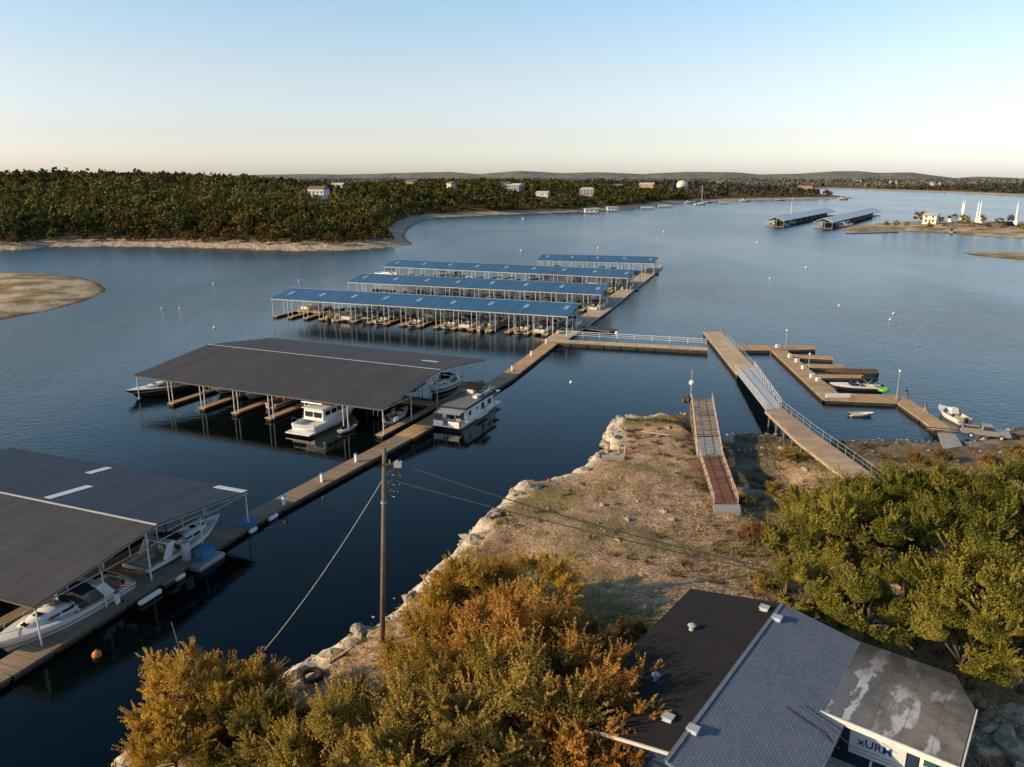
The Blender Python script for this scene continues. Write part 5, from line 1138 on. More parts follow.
bark = plain('bark', (.09, .07, .055), .9, 0, .4, 3, .4)

def leaf_quads(C, Nn, size, rng, asp=.6):
    """quads at C (n,3) facing roughly Nn"""
    n = len(C); r1 = rng.normal(size=(n, 3)); U = np.cross(Nn, r1); U /= np.linalg.norm(U, axis=1, keepdims=True) + 1e-9; Vv = np.cross(Nn, U); Vv /= np.linalg.norm(Vv, axis=1, keepdims=True) + 1e-9
    s = (size * rng.uniform(.6, 1.35, n))[:, None] * .5; U = U * s; Vv = Vv * s * asp
    return np.stack([C - U, C + Vv * 1.0, C + U, C - Vv], 1).reshape(-1, 3)
def crown(seed, Rx, Rz, zc, nclump, nleaf, size, spiky=0.0, low=-.55):
    """leaf cloud: clumps spread through an uneven ellipsoid; returns verts, per-leaf value (random, with shade painted inside clumps), clump centres"""
    rng = np.random.default_rng(seed); pts = []
    lob = rng.normal(size=(5, 3)); lob /= np.linalg.norm(lob, axis=1, keepdims=True); amp = rng.uniform(-.28, .22, 5)
    while len(pts) < nclump:
        d = rng.normal(size=3); d /= np.linalg.norm(d)
        if d[2] < low: continue
        rad = rng.uniform(.45, 1.0) ** .6 * (1 + sum(a * max(0, float(d @ l)) ** 3 for a, l in zip(amp, lob)))
        pts.append(d * rad)
    K = np.array(pts) * np.array([Rx, Rx, Rz]) ; K[:, 2] += zc
    who = rng.integers(0, nclump, nleaf); cr = rng.uniform(.12, .33, nclump) * Rx
    g = rng.normal(size=(nleaf, 3)); g /= np.linalg.norm(g, axis=1, keepdims=True); rad = rng.uniform(0, 1, nleaf) ** .4
    off = g * (rad * cr[who])[:, None]; off[:, 2] *= .75
    out = K - np.array([0, 0, zc - Rz * .5]); out /= np.linalg.norm(out, axis=1, keepdims=True) + 1e-9
    if spiky > 0:
        tw = 7; dirs = out[:, None, :] * .8 + np.array([0, 0, .55]) + rng.normal(size=(nclump, tw, 3)) * .42; dirs /= np.linalg.norm(dirs, axis=2, keepdims=True)
        sel = rng.uniform(size=nleaf) < spiky; tt = rng.uniform(0, 1, nleaf); dv = dirs[who, rng.integers(0, tw, nleaf)]
        sp_off = dv * (tt * cr[who] * 1.75)[:, None] + rng.normal(size=(nleaf, 3)) * (.09 * (1.15 - tt))[:, None]
        off = np.where(sel[:, None], sp_off, off)
    C = K[who] + off; Nn = g + out[who] * .5 + np.array([0, 0, .3]) + rng.normal(size=(nleaf, 3)) * .6
    dep = np.clip(np.linalg.norm(off, axis=1) / cr[who], 0, 1.2); val = np.clip(rng.uniform(0, 1, nclump)[who] * .42 + rng.uniform(0, 1, nleaf) * .3 + dep ** 2 * .55 - .24, 0, 1)  # leaves deep in a clump get a darker value, imitating inner shade
    return leaf_quads(C, Nn, size, rng), val, K
def crown_mesh(name, *a, mat=None, **k):
    v, val, K = crown(*a, **k); n = len(val); return mesh_np(name, v, np.arange(4 * n).reshape(-1, 4), mat, None, None, val), K
def trunk_mesh(name, K, zc, r0, seed):
    rr = random.Random(seed); mb = MB(); top = Vector((rr.uniform(-.3, .3), rr.uniform(-.3, .3), zc * .75)); mid = Vector((rr.uniform(-.25, .25), rr.uniform(-.25, .25), zc * .4))
    mb.tube((0, 0, -.6), mid, r0, r0 * .75, 9); mb.tube(mid, top, r0 * .75, r0 * .5, 9)
    for i in rr.sample(range(len(K)), min(16, len(K))):
        e = Vector(K[i]); s = mid.lerp(top, rr.uniform(.3, 1)); m = s.lerp(e, .5) + Vector((0, 0, .25)); mb.tube(s, m, r0 * .36, r0 * .22, 6); mb.tube(m, e, r0 * .22, r0 * .06, 6)
    return mb.mesh(name, bark, True)
def tree_kind(name, n, seed, Rx, Rz, zc, ncl, nl, size, mat, spiky=0, r0=.22, low=-.55):
    out = []
    for k in range(n):
        cm, K = crown_mesh('crown', seed + k, Rx, Rz, zc, ncl, nl, size, spiky, low, mat=mat); out.append((cm, trunk_mesh('trunk', K, zc, r0, seed + k)))
    return out
def plant(name, label, cat, group, kinds, k, x, y, s, rz, mat=None, sz=1.0, z=None):
    z = gz(x, y) if z is None else z
    r = empty(name, (x, y, z), rz, label, cat, group); r.scale = (s, s, s * sz); cm, tm = kinds[k % len(kinds)]
    c = link('crown', cm, r); link('trunk', tm, r)
    if mat is not None: c.material_slots[0].link = 'OBJECT'; c.material_slots[0].material = mat
    return r
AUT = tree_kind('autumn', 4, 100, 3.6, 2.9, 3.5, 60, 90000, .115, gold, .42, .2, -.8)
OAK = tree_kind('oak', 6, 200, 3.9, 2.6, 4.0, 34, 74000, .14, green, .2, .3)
def crown_at(px, py, zc): return P(px, py, zc)
AT = [((200, 712), .95, gold, 'rounded golden tree furthest out at the water edge'), ((258, 752), .85, olive, 'low olive gold tree between the outermost golden tree and the bank rocks'), ((240, 712), .78, gold, 'golden bushy tree leaning against the outermost golden tree'), ((172, 755), .75, gold, 'low golden tree at the lower left under the outermost one'), ((305, 765), .8, olive, 'olive tree at the lower edge beside the bank rocks'),
      ((472, 590), .95, gold, 'bright golden tree at the top of the orange grove nearest the pole'), ((536, 586), .95, gold, 'golden orange tree at the top of the grove beside the bare ground'),
      ((566, 652), .9, rust, 'rust orange tree at the inner edge of the grove facing the house'), ((500, 665), 1.05, rust, 'rust and olive tree in the middle of the orange grove'),
      ((432, 645), .8, gold, 'golden tree right beside the foot of the utility pole'), ((604, 752), .8, rust, 'low rust orange tree covering the near left corner of the house roof'), ((446, 705), .9, olive, 'olive gold tree below the foot of the utility pole'), ((352, 762), .95, olive, 'olive green tree on the bank side of the grove near the rocks'),
      ((515, 735), 1.05, olive, 'olive tree with orange tips at the bottom of the grove'), ((578, 728), .95, rust, 'orange tipped tree overhanging the corner of the dark roof'), ((430, 765), 1.0, olive, 'dark olive tree cut by the lower picture edge')]
rt = random.Random(5)
for i, ((px, py), s, m, lab) in enumerate(AT):
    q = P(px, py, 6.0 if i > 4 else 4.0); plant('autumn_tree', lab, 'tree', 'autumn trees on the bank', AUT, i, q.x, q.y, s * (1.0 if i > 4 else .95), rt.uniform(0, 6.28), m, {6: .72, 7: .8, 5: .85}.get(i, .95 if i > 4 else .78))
OT = [((818, 498), .7, green2, 'yellow green oak beside the foot of the old pier ramp'), ((856, 508), .9, green, 'oak at the shore end of the long landing'), ((912, 503), .95, green, 'oak in front of the muddy cove'), ((968, 502), .95, green2, 'sunlit oak below the pickup truck'), ((1024, 500), 1.0, green, 'oak at the right edge nearest the ramp'),
      ((822, 545), .92, green, 'dark oak on the house side of the grove beside the bare ground'), ((862, 548), 1.1, green2, 'broad oak at the heart of the green grove'), ((925, 545), 1.0, green, 'oak behind the pale boulders'), ((992, 552), 1.15, green, 'large oak at the right of the green grove'), ((1050, 560), 1.1, green2, 'oak reaching in from the right picture edge'),
      ((812, 596), .75, green, 'small oak touching the far end of the house ridge'), ((868, 622), .8, green, 'low oak shading the far edge of the flat roof'), ((905, 600), .75, green2, 'thin oak among the boulders behind the flat roof'), ((985, 622), 1.1, green2, 'yellow tinged oak overhanging the flat roof corner'), ((1030, 650), 1.0, green2, 'yellow oak right of the flat roof at the picture edge'), ((965, 655), .75, green2, 'low golden green branchy oak right over the flat roof edge')]
for i, ((px, py), s, m, lab) in enumerate(OT):
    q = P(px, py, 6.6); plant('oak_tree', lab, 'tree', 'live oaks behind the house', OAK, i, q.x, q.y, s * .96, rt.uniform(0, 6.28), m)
# low brush: one individual per clump
BUSH = tree_kind('bush', 2, 300, 1.5, .9, .7, 30, 9000, .1, brush, .5, .05, -.2)
BP = [(944, 462, .8, brush, 'rusty red brush beside the pickup truck'), (918, 466, .9, brush, 'rusty brush at the edge of the muddy cove'), (990, 466, .8, brush, 'rusty brush below the pickup bonnet'), (1018, 460, 1.0, olive, 'olive brush at the right edge above the oaks'), (790, 462, .9, olive, 'olive brush on the slope under the landing piles'), (778, 500, 1.0, olive, 'olive brush by the concrete foot of the old ramp'),
      (758, 540, .9, brush, 'dry brush left of the dark oak'), (745, 505, .6, olive, 'small tuft of brush beside the ramp foot'), (628, 640, .8, brush, 'dry bush by the left corner of the dark roof'), (765, 590, .8, olive, 'bush at the far corner of the house')]
for i, (px, py, s, m, lab) in enumerate(BP):
    q = G(px, py); plant('bush', lab, 'bush', 'brush on the bank', BUSH, i, q.x, q.y, s, rt.uniform(0, 6), m)
# dry grass over the bank
rng = np.random.default_rng(21); N = 26000; gx_ = rng.uniform(-26, 72, N); gy_ = rng.uniform(24, 106, N)
D = sdist(gx_, gy_, SH); dens = fbm(gx_, gy_, 9, 4, 77); k = (D > 2.2) & (dens + rng.uniform(-.25, .25, N) > .06); gx_, gy_ = gx_[k], gy_[k]; zz = land_h(gx_, gy_); n = len(gx_)
B = []
for j in range(5):
    a = rng.uniform(0, 6.28, n); ln = rng.uniform(.12, .38, n); w = .035; ox = rng.normal(0, .1, n); oy_ = rng.normal(0, .1, n)
    b0 = np.stack([gx_ + ox, gy_ + oy_, zz - .03], -1); tip = b0 + np.stack([np.cos(a) * ln * .7, np.sin(a) * ln * .7, ln], -1); sd = np.stack([-np.sin(a) * w, np.cos(a) * w, 0 * a], -1)
    B.append(np.stack([b0 - sd, b0 + sd, tip + sd * .3, tip - sd * .3], 1))
B = np.concatenate(B); nb = len(B)
grass_m = leaf_mat('dry_grass', [(.1, (.09, .075, .02)), (.5, (.26, .2, .065)), (.9, (.45, .34, .15))], 0, .2, .15)
o = link('dry_grass', mesh_np('dry_grass', B.reshape(-1, 3), np.arange(4 * nb).reshape(-1, 4), grass_m, None, None, rng.uniform(0, 1, nb))); o['kind'] = 'stuff'; o['label'] = 'patchy dry grass growing over the stony bank'

# dark weeds and dead twigs
N = 3200; wx = rng.uniform(-26, 72, N); wy = rng.uniform(24, 106, N); D = sdist(wx, wy, SH); wn_ = fbm(wx, wy, 7, 4, 177); k = (D > 1.5) & (wn_ + rng.uniform(-.2, .2, N) > .12); wx, wy = wx[k], wy[k]; zz = land_h(wx, wy); n = len(wx); B = []
for j in range(22):
    a = rng.uniform(0, 6.28, n); ln = rng.uniform(.15, .5, n); w = .045; rr0 = rng.uniform(0, .35, n); b0 = np.stack([wx + np.cos(a) * rr0, wy + np.sin(a) * rr0, zz - .03], -1); tip = b0 + np.stack([np.cos(a) * ln * .8, np.sin(a) * ln * .8, ln * .7], -1); sd = np.stack([-np.sin(a) * w, np.cos(a) * w, 0 * a], -1); B.append(np.stack([b0 - sd, b0 + sd, tip + sd * .5, tip - sd * .5], 1))
B = np.concatenate(B); nb = len(B); weed_m = leaf_mat('dead_weeds', [(.1, (.04, .03, .014)), (.5, (.12, .085, .03)), (.9, (.28, .19, .07))], 0, .15, .2)
o = link('dead_weeds', mesh_np('dead_weeds', B.reshape(-1, 3), np.arange(4 * nb).reshape(-1, 4), weed_m, None, None, rng.uniform(0, 1, nb))); o['kind'] = 'stuff'; o['label'] = 'dead brown weeds dotted over the bank'

# stones
def rock_secs(rr, r, flat):
    mb = MB(); mb.ball((0, 0, 0), r, 10, sq=(1, rr.uniform(.6, .95), flat)); vs = []
    ph = [rr.uniform(0, 6.28) for _ in range(6)]
    for v in mb.v:
        v = Vector(v); d = v.normalized() if v.length > 0 else v; k = 1 + .22 * math.sin(d.x * 3.1 + ph[0]) + .18 * math.sin(d.y * 4.3 + ph[1]) + .16 * math.sin(d.z * 5 + ph[2] + d.x * 3) + .1 * math.sin(d.x * 9 + ph[3])
        vs.append(v * k)
    mb.v = vs; return mb
t = NT('limestone'); v = t.coord('Object'); n1 = t.noise(v, 1.4, 5, .65); n2 = t.noise(v, 7, 4, .7)
t.bsdf(t.mix(.5, t.ramp(n1, [(.3, (.2, .165, .125)), (.6, (.42, .36, .29)), (.8, (.56, .5, .42))]), t.ramp(n2, [(.35, (.22, .18, .14)), (.7, (.5, .44, .36))])), .9, 0, t.bump(n2, .7, .06), .15); lime = t.mat
RM = [rock_secs(random.Random(k), 1.0, .62).mesh('boulder', lime, False) for k in range(4)]
rr_ = random.Random(8)
BO = [(1008, 742, .95, 'large pale boulder in the shade right of the flat roof'), (985, 752, .6, 'grey boulder beside the large one right of the flat roof'), (1015, 715, .8, 'boulder higher up at the right picture edge below the yellow oak'), (990, 728, .55, 'small boulder between the flat roof and the large pale boulder'), (1020, 765, .7, 'boulder at the bottom right corner'),
      (863, 572, .75, 'pale sunlit boulder in a gap of the green grove'), (943, 571, 1.1, 'long bright slab of rock in the clearing behind the grove'), (893, 585, .7, 'tan boulder right of the small gap in the grove'), (897, 600, .6, 'pale boulder above the flat roof edge'), (960, 578, .6, 'boulder at the foot of the bright slab'),
      (783, 449, .5, 'pale rock on the slope below the landing piles'), (795, 462, .45, 'pale rock near the olive brush under the landing'), (805, 470, .5, 'pale block under the middle of the landing'), (763, 448, .35, 'small white stone on the dark mud'),
      (607, 446, 1.0, 'rounded ochre rock at the tip of the promontory'), (612, 436, .7, 'rock behind the ochre rock at the promontory'), (600, 455, .6, 'low ledge stone at the water line of the promontory'), (586, 470, .6, 'pale ledge stone along the shore'), (668, 428, .5, 'grey stone near the old pier on the promontory'), (660, 436, .45, 'grey stone beside the washed up plank'),
      (533, 488, .8, 'pale stone at the corner of the bank'), (516, 494, .7, 'pale stone below the corner of the bank'), (493, 515, .75, 'cream ledge stone half way up the bank'), (470, 540, .8, 'cream ledge stone above the golden tree'), (410, 598, .7, 'white rock beside the water left of the golden tree'), (388, 612, .6, 'ledge stone left of the utility pole'), (360, 633, .7, 'ledge stone below the utility pole'), (330, 655, .6, 'broken ledge stone near the tyre hollow'), (298, 676, .7, 'pale rock near the small golden tree'), (160, 745, .8, 'pale rock at the bottom left under the small golden tree'), (135, 758, .7, 'rock at the lowest water line of the bank'),
      (602, 505, .4, 'grey rock in the middle of the bare ground'), (664, 512, .45, 'grey rock in the rubble heap'), (672, 520, .4, 'small rock below the rubble heap'), (628, 520, .35, 'small rock left of the rubble heap'), (618, 540, .3, 'small stone in the dry ground')]
for i, (px, py, s, lab) in enumerate(BO):
    q = G(px, py); o = link('boulder', RM[i % 4]); o.location = (q.x, q.y, gz(q.x, q.y) + s * .12); o.scale = (s * rr_.uniform(.9, 1.3), s * rr_.uniform(.8, 1.1), s * rr_.uniform(.7, 1)); o.rotation_euler = (rr_.uniform(-.2, .2), rr_.uniform(-.2, .2), rr_.uniform(0, 6.28)); tag(o, lab, 'rock', 'boulders on the bank')
vs, fs, off = [], [], 0
N = 3600; sx_ = rng.uniform(-26, 72, N); sy_ = rng.uniform(24, 110, N); D = sdist(sx_, sy_, SH); nz_ = fbm(sx_, sy_, 6, 3, 91)
k = (D > .2) & ((nz_ > .05) | (D < 2.5)) ; sx_, sy_ = sx_[k], sy_[k]; zz = land_h(sx_, sy_)
base = np.array([[1, 0, 0], [.3, .9, .1], [-.8, .5, 0], [-.8, -.6, .1], [.4, -.9, 0], [.15, .1, .75]]); fb = np.array([[0, 1, 5], [1, 2, 5], [2, 3, 5], [3, 4, 5], [4, 0, 5]])
m_ = len(sx_); S_ = (rng.uniform(.2, 1, m_) ** 3 * .24 + .04); an = rng.uniform(0, 6.28, m_); bb = base[None] * rng.uniform(.7, 1.3, (m_, 6, 1)) * S_[:, None, None]
ca, sn_ = np.cos(an)[:, None], np.sin(an)[:, None]; vx = bb[..., 0] * ca - bb[..., 1] * sn_; vy = bb[..., 0] * sn_ + bb[..., 1] * ca
V = np.stack([vx + sx_[:, None], vy + sy_[:, None], bb[..., 2] + zz[:, None] - .01], -1).reshape(-1, 3); fcs = (fb[None] + np.arange(m_)[:, None, None] * 6).reshape(-1, 3)
t = NT('loose_stone'); t.bsdf(t.ramp(t.noise(t.pos(), 2.2, 4, .7), [(.3, (.16, .125, .095)), (.55, (.33, .27, .21)), (.75, (.5, .44, .37))]), .9, 0, None, .15)
o = link('loose_stones', mesh_np('loose_stones', V, fcs, t.mat, None, False)); o['kind'] = 'stuff'; o['label'] = 'loose pale stones scattered over the bank'
# broken ledge stones along the water line
sx_, sy_ = [], []
for (ax, ay), (bx, by) in zip(SH[2:-3], SH[3:-2]):
    L_ = math.hypot(bx - ax, by - ay); k = int(L_ * (6 if ax < 22 else 4)); tt = rng.uniform(0, 1, k); nrm = np.array([ay - by, bx - ax]) / (L_ + 1e-6); of = -rng.uniform(-.6, 2.2, k)
    sx_.append(ax + (bx - ax) * tt + nrm[0] * -of); sy_.append(ay + (by - ay) * tt + nrm[1] * -of)
sx_, sy_ = np.concatenate(sx_), np.concatenate(sy_); D = sdist(sx_, sy_, SH); k = D > -.8; sx_, sy_ = sx_[k], sy_[k]; zz = np.maximum(land_h(sx_, sy_), -.25); m_ = len(sx_); S_ = rng.uniform(.25, 1, m_) ** 2.6 * .5 + .06; an = rng.uniform(0, 6.28, m_); bb = base[None] * rng.uniform(.65, 1.35, (m_, 6, 1)) * S_[:, None, None]
ca, sn_ = np.cos(an)[:, None], np.sin(an)[:, None]; vx = bb[..., 0] * ca - bb[..., 1] * sn_; vy = bb[..., 0] * sn_ + bb[..., 1] * ca
V = np.stack([vx + sx_[:, None], vy + sy_[:, None], bb[..., 2] * .8 + zz[:, None] - .03], -1).reshape(-1, 3); fcs = (fb[None] + np.arange(m_)[:, None, None] * 6).reshape(-1, 3)
o = link('shore_rubble', mesh_np('shore_rubble', V, fcs, lime, None, False)); o['kind'] = 'stuff'; o['label'] = 'broken pale ledge stones along the water line of the bank'
# driftwood, planks and a washed up float on the promontory
def lay(mb, name, m, px, py, lab, cat, rz=0.0, dz=.1): q = G(px, py); o = mb.build(name, m, None, loc=(q.x, q.y, gz(q.x, q.y) + dz), rz=rz); return tag(o, lab, cat)
mb = MB(); mb.tube((-2.2, 0, .1), (1.6, .2, .25), .13, .09, 7); mb.tube((.2, .1, .2), (1.1, .9, .5), .07, .04, 6); lay(mb, 'driftwood_log', plain('driftwood', (.34, .29, .24), .9, 0, .3, 4), 657, 436, 'bleached driftwood log lying near the old pier', 'log', -.6)
mb = MB(); mb.span((-1.3, -.35, -.1), (1.3, .35, .18)); mb.tube((-1.3, 0, .2), (1.3, 0, .2), .2, .2, 8); lay(mb, 'stranded_float', plain('grey_float', (.3, .3, .29), .8), 613, 460, 'grey stranded dock float lying on the promontory', 'float block', -.1, .25)
for k, (px, py) in enumerate(((608, 452), (619, 453), (625, 454))):
    mb = MB(); mb.tube((0, 0, -.2), (.05, 0, .85), .17, .14, 8); lay(mb, 'mooring_post', plain('ochre_post', (.42, .25, .12), .85), px, py, ['ochre wooden stub post left of three behind the stranded float', 'ochre wooden stub post in the middle behind the stranded float', 'ochre wooden stub post right of three behind the stranded float'][k], 'post')
mb = MB(); rows = []
for k in range(17):
    a = 2 * math.pi * k / 16; rows.append([Vector((math.cos(a) * (.62 + .2 * math.cos(b_)), math.sin(a) * (.62 + .2 * math.cos(b_)), .16 * math.sin(b_) + .1)) for b_ in [2 * math.pi * j / 8 for j in range(8)]])
mb.loft(rows, closed=True, caps=False); lay(mb, 'tyre_hollow', black, 312, 678, 'old tyre half buried in the bank beside the small golden tree', 'tyre')
mb = MB(); pts = [G(*q) + Vector((0, 0, .08)) for q in ((330, 664), (345, 655), (362, 641), (372, 628))]; p0_ = pts[0].copy(); mb.path([p - p0_ for p in pts], .07, 6); tag(mb.build('black_hose', black, None, loc=p0_), 'black hose running over the bank below the utility pole', 'hose')

# ------------------------------------------------------------------ houses and craft along the far shore
stucco = plain('white_stucco', (.62, .6, .56), .8, 0, .1, .6, 0); tanw = plain('tan_siding', (.45, .33, .22), .8, 0, .15, .6, 0); roofg = plain('grey_shingle', (.16, .155, .15), .85, 0, .2, .5, 0); roofw = plain('pale_roof', (.5, .48, .44), .7, 0, .15, .5, 0)
clear = []
def far_house(px, py, w, d, h, rz, lab, wall=stucco, roof=roofg, two=True, hip=False, z=None):
    q = far_hit(px, py) if z is None else P(px, py, z); clear.append((q.x, q.y, w)); r = empty('hillside_house', (q.x, q.y, q.z + 1.0), rz - .55, lab, 'house', 'houses on the far shore')
    mb = MB(); mb.span((-w / 2, -d / 2, -2), (w / 2, d / 2, h)); o = mb.build('wall', wall, r)
    mb = MB(); ov = .5; k = .25 if hip else .02; mb.add([(-w / 2 - ov, -d / 2 - ov, h), (w / 2 + ov, -d / 2 - ov, h), (w / 2 + ov, d / 2 + ov, h), (-w / 2 - ov, d / 2 + ov, h), (-w / 2 * (1 - k) - ov, 0, h + d * .24), (w / 2 * (1 - k) + ov, 0, h + d * .24)], [(0, 1, 5, 4), (2, 3, 4, 5), (1, 2, 5), (3, 0, 4), (3, 2, 1, 0)]); mb.build('roof', roof, r)
    n = max(2, int(w / 3.5))
    for st in range(2 if two else 1):
        for i in range(n): solid('window', darkglass, o, (-w / 2 + w * (i + .5) / n, -d / 2 - .03, 1.6 + 2.9 * st), (1.3, .08, 1.4))
    solid('door', plain('brown_door', (.12, .07, .04), .6), o, (w * .02, -d / 2 - .04, 1.05), (1.0, .08, 2.1)); return r
far_house(319, 199, 15, 10, 7.2, .25, 'large white two storey house alone on the wooded hillside')
far_house(452, 189, 13, 9, 5.5, -.5, 'yellow lit gabled house in the woods on the mid shore', plain('yellow_lit_wall', (.7, .55, .32), .8, 0, .1, .6, 0), roofg)  # yellow sunlight put into the wall colour
far_house(462, 181.5, 14, 12, 6, .2, 'long pale house on the crest above the gabled one', stucco, roofw)
far_house(505, 188.5, 14, 9, 5, .4, 'small white house left of the blue grey one on the mid shore')
far_house(517, 191, 15, 10, 5.5, -.2, 'blue grey house with white gable on the mid shore', plain('blue_grey_siding', (.25, .28, .33), .8, 0, .1, .6, 0), roofw)
far_house(543, 196.5, 15, 8, 3.2, .1, 'low pale house near the shoreline trees', stucco, roofw, False)
far_house(587, 195.5, 17, 11, 6, .3, 'large grey house above the white houseboats', plain('grey_siding', (.36, .34, .33), .8, 0, .1, .6, 0), roofw, True, True)
far_house(618, 189, 17, 12, 4, .0, 'brown long house among the trees right of centre', tanw, roofg, False)
far_house(647, 187.5, 24, 12, 4, .1, 'long flat pale roofed building in the middle distance', tanw, roofw, False)
far_house(412, 175.5, 16, 10, 5, .2, 'tan house on the skyline above the inlet', tanw, roofg)
far_house(338, 175.8, 16, 10, 5, .1, 'white house on the skyline right of the big white house', stucco, roofw)
q = far_hit(682, 187.5); clear.append((q.x, q.y, 20)); r = empty('domed_building', (q.x, q.y, q.z), 0, 'white domed building far off among the trees', 'building'); mb = MB(); mb.tube((0, 0, -2), (0, 0, 5), 9.5, 9.5, 20); mb.build('wall', stucco, r); mb = MB(); mb.ball((0, 0, 5), 9.6, 20, sq=(1, 1, .75)); mb.build('dome', plain('pale_dome', (.62, .6, .5), .5, 0, .05, .5, 0), r, True)
for k, (px, py, w) in enumerate(((857, 183, 30), (908, 185.5, 36), (935, 186, 26), (805, 189, 40), (893, 184, 22))):
    far_house(px, py, w, 14, 7, .1 * k, ['pale house far away left of the distant ridge slope', 'reddish roofed house on the far right shore', 'white house beside the reddish one on the far right shore', 'red brown boathouse by the distant inlet', 'pale distant house between the ridge and the far beach'][k], stucco if k != 3 else tanw, plain('terracotta', (.3, .13, .09), .8, 0, .1, .5, 0) if k in (1, 3) else roofw, k != 3)

# white roofed docks out by the sand point
roofW = plain('white_roof_sheets', (.88, .87, .83), .6, 0, .05, .1, 0)
roofW_[0] = roofW
for k, (a, b, lab) in enumerate((((784, 221), (835, 211), 'white roofed covered dock left of the pair by the sand point, sailboat at its end'), ((833, 222.5), (881, 211), 'white roofed covered dock right of the pair, next to the sand point'))):
    FLp, FRp = P(*a, 4.4), P(*b, 4.4)
    covered_dock(lab, 'white roofed docks by the sand point', FLp, FRp, 13, 4.4, 7.3, 10, (roofW, roofW), ([], []), fw=2.0); r_ = bpy.data.objects[-1] if False else [o_ for o_ in COL.objects if o_.get('label') == lab][0]; mb = MB(); mb.span((1, 6.3, -.2), (r_['L'] - 1, 6.7, 6.4)); mb.build('slip_shade_sheet', plain('slip_shade_black', (.03, .03, .03), .8), r_)  # added dark sheet standing in for the shade inside the slips
def far_boat(px, py, rz, lab, kind, s=1.0):
    if kind not in PROTO: o = PROTO[kind] = KIND[kind][1](lab)
    else: o = copy_tree(PROTO[kind]); o['label'] = lab
    o.location = P(px, py, 0); o.rotation_euler = (0, 0, rz); o.scale = (s, s, s); o['group'] = 'boats far out on the lake'; return o
far_boat(770, 223.5, .3, 'white cruiser at the open end of the left white dock', 3, 1.4); far_boat(789, 226, 2.8, 'white cruiser second from the open end of the left white dock', 3, 1.3); far_boat(828, 225.5, .2, 'large white cruiser at the open end of the right white dock', 3, 1.9); far_boat(838, 227.5, .4, 'white cruiser in front of the right white dock', 3, 1.5)
far_boat(640, 209.3, .1, 'dark canopied pontoon boat third along the wooded shore', 2, 2.2); far_boat(657, 207.5, .1, 'dark canopied pontoon boat at the point of the wooded shore', 2, 2.4); far_boat(718, 203.8, .1, 'red canopied pontoon boat off the low spit', 5, 2.2); far_boat(740, 201.6, .0, 'white cruiser off the middle of the low spit', 3, 1.8); far_boat(775, 200.8, .1, 'white runabout off the tip of the low spit', 1, 2.5); far_boat(838, 199.8, 0, 'white cruiser beyond the low spit', 3, 2.0); far_boat(685, 203.5, .1, 'white cruiser left of the far sailboat', 3, 1.6); far_boat(703, 203.0, .1, 'blue banded runabout right of the far sailboat', 1, 2.2)
def lake_house(px, py, w, lab):
    r = empty('floating_cabin', P(px, py, 0), .1, lab, 'houseboat', 'floating cabins along the wooded shore'); mb = MB(); mb.span((-w / 2 - 1, -3.4, -.2), (w / 2 + 1, 3.4, .6)); mb.build('float', floatm, r); mb = MB(); mb.span((-w / 2, -3, .6), (w / 2, 3, 4.4)); o = mb.build('cabin', gel, r)
    for i in range(3): solid('window', darkglass, o, (-w / 2 + w * (i + .5) / 3, -3.03, 2.6), (1.4, .08, 1.3))
    mb = MB(); mb.span((-w / 2 - .8, -3.6, 4.4), (w / 2 + .8, 3.6, 4.7)); mb.build('roof', white, r); return r
lake_house(591, 213.2, 13, 'bright white floating cabin under the large grey house'); lake_house(612, 211.2, 11, 'smaller white floating cabin right of the brightest one')
r = empty('moored_barge', P(387, 221, 0), .1, 'dark moored barge with a mast in the inlet behind the wooded point', 'barge'); mb = MB(); mb.span((-7, -3, -.3), (7, 3, 1.2)); mb.build('hull', plain('dark_barge', (.02, .025, .04), .6), r); mb = MB(); mb.span((-4, -2, 1.2), (3, 2, 3.6)); mb.build('deckhouse', navy, r); mb = MB(); mb.tube((4, 0, 1.2), (4, 0, 13), .25, .15, 6); mb.build('mast', white, r)
def sailboat(loc, rz, lab, cradle=False, sails=False, s=1.0, group=None):
    r = empty('sailboat', loc, rz, lab, 'sailboat', group); r.scale = (s * (.8 if sails else 1), s, s * (1.15 if sails else 1)); z0 = 1.3 if cradle else 0
    sc = hull_secs(9, 2.8, 1.0, .5, .35); mb = MB(); mb.loft(sc); o = mb.build('hull', hm_white, r, True); o.location.z = z0; o = deck_from(sc, 0, 12, 0, .01, .12).build('deck', gel, r); o.location.z = z0
    mb = MB(); mb.box((4.6, 0, 1.45 + z0), (3.2, 1.5, .5), taper=.8); mb.build('cabin', gel, r); mb = MB(); mb.tube((5.2, 0, 1.0 + z0), (5.2, 0, 13 + z0), .13, .09, 8); mb.build('mast', white, r)
    mb = MB(); mb.tube((5.2, 0, 2.3 + z0), (1.2, 0, 2.4 + z0), .1, .08, 6); mb.tube((5.0, 0, 2.5 + z0), (1.3, 0, 2.6 + z0), .26, .18, 8); mb.build('boom', navy if not sails else white, r)
    mb = MB(); mb.tube((5.2, 0, 12.8 + z0), (9.0, 0, 1.4 + z0), .025, None, 4); mb.tube((5.2, 0, 12.8 + z0), (.1, 0, 1.2 + z0), .025, None, 4); mb.build('stay', chrome, r)
    if sails:
        mb = MB(); mb.tube((5.2, 0, 1.6 + z0), (5.2, 0, 11.4 + z0), .8, .42, 10); mb.tube((5.2, 0, 11.4 + z0), (5.2, 0, 12.2 + z0), .42, .15, 10); mb.build('wrapped_sail', white, r)
    if cradle: mb = MB(); mb.box((3, 0, .5), (.3, 2.4, 1.4)); mb.box((6, 0, .5), (.3, 1.8, 1.4)); mb.build('cradle', floatm, r)
    return r
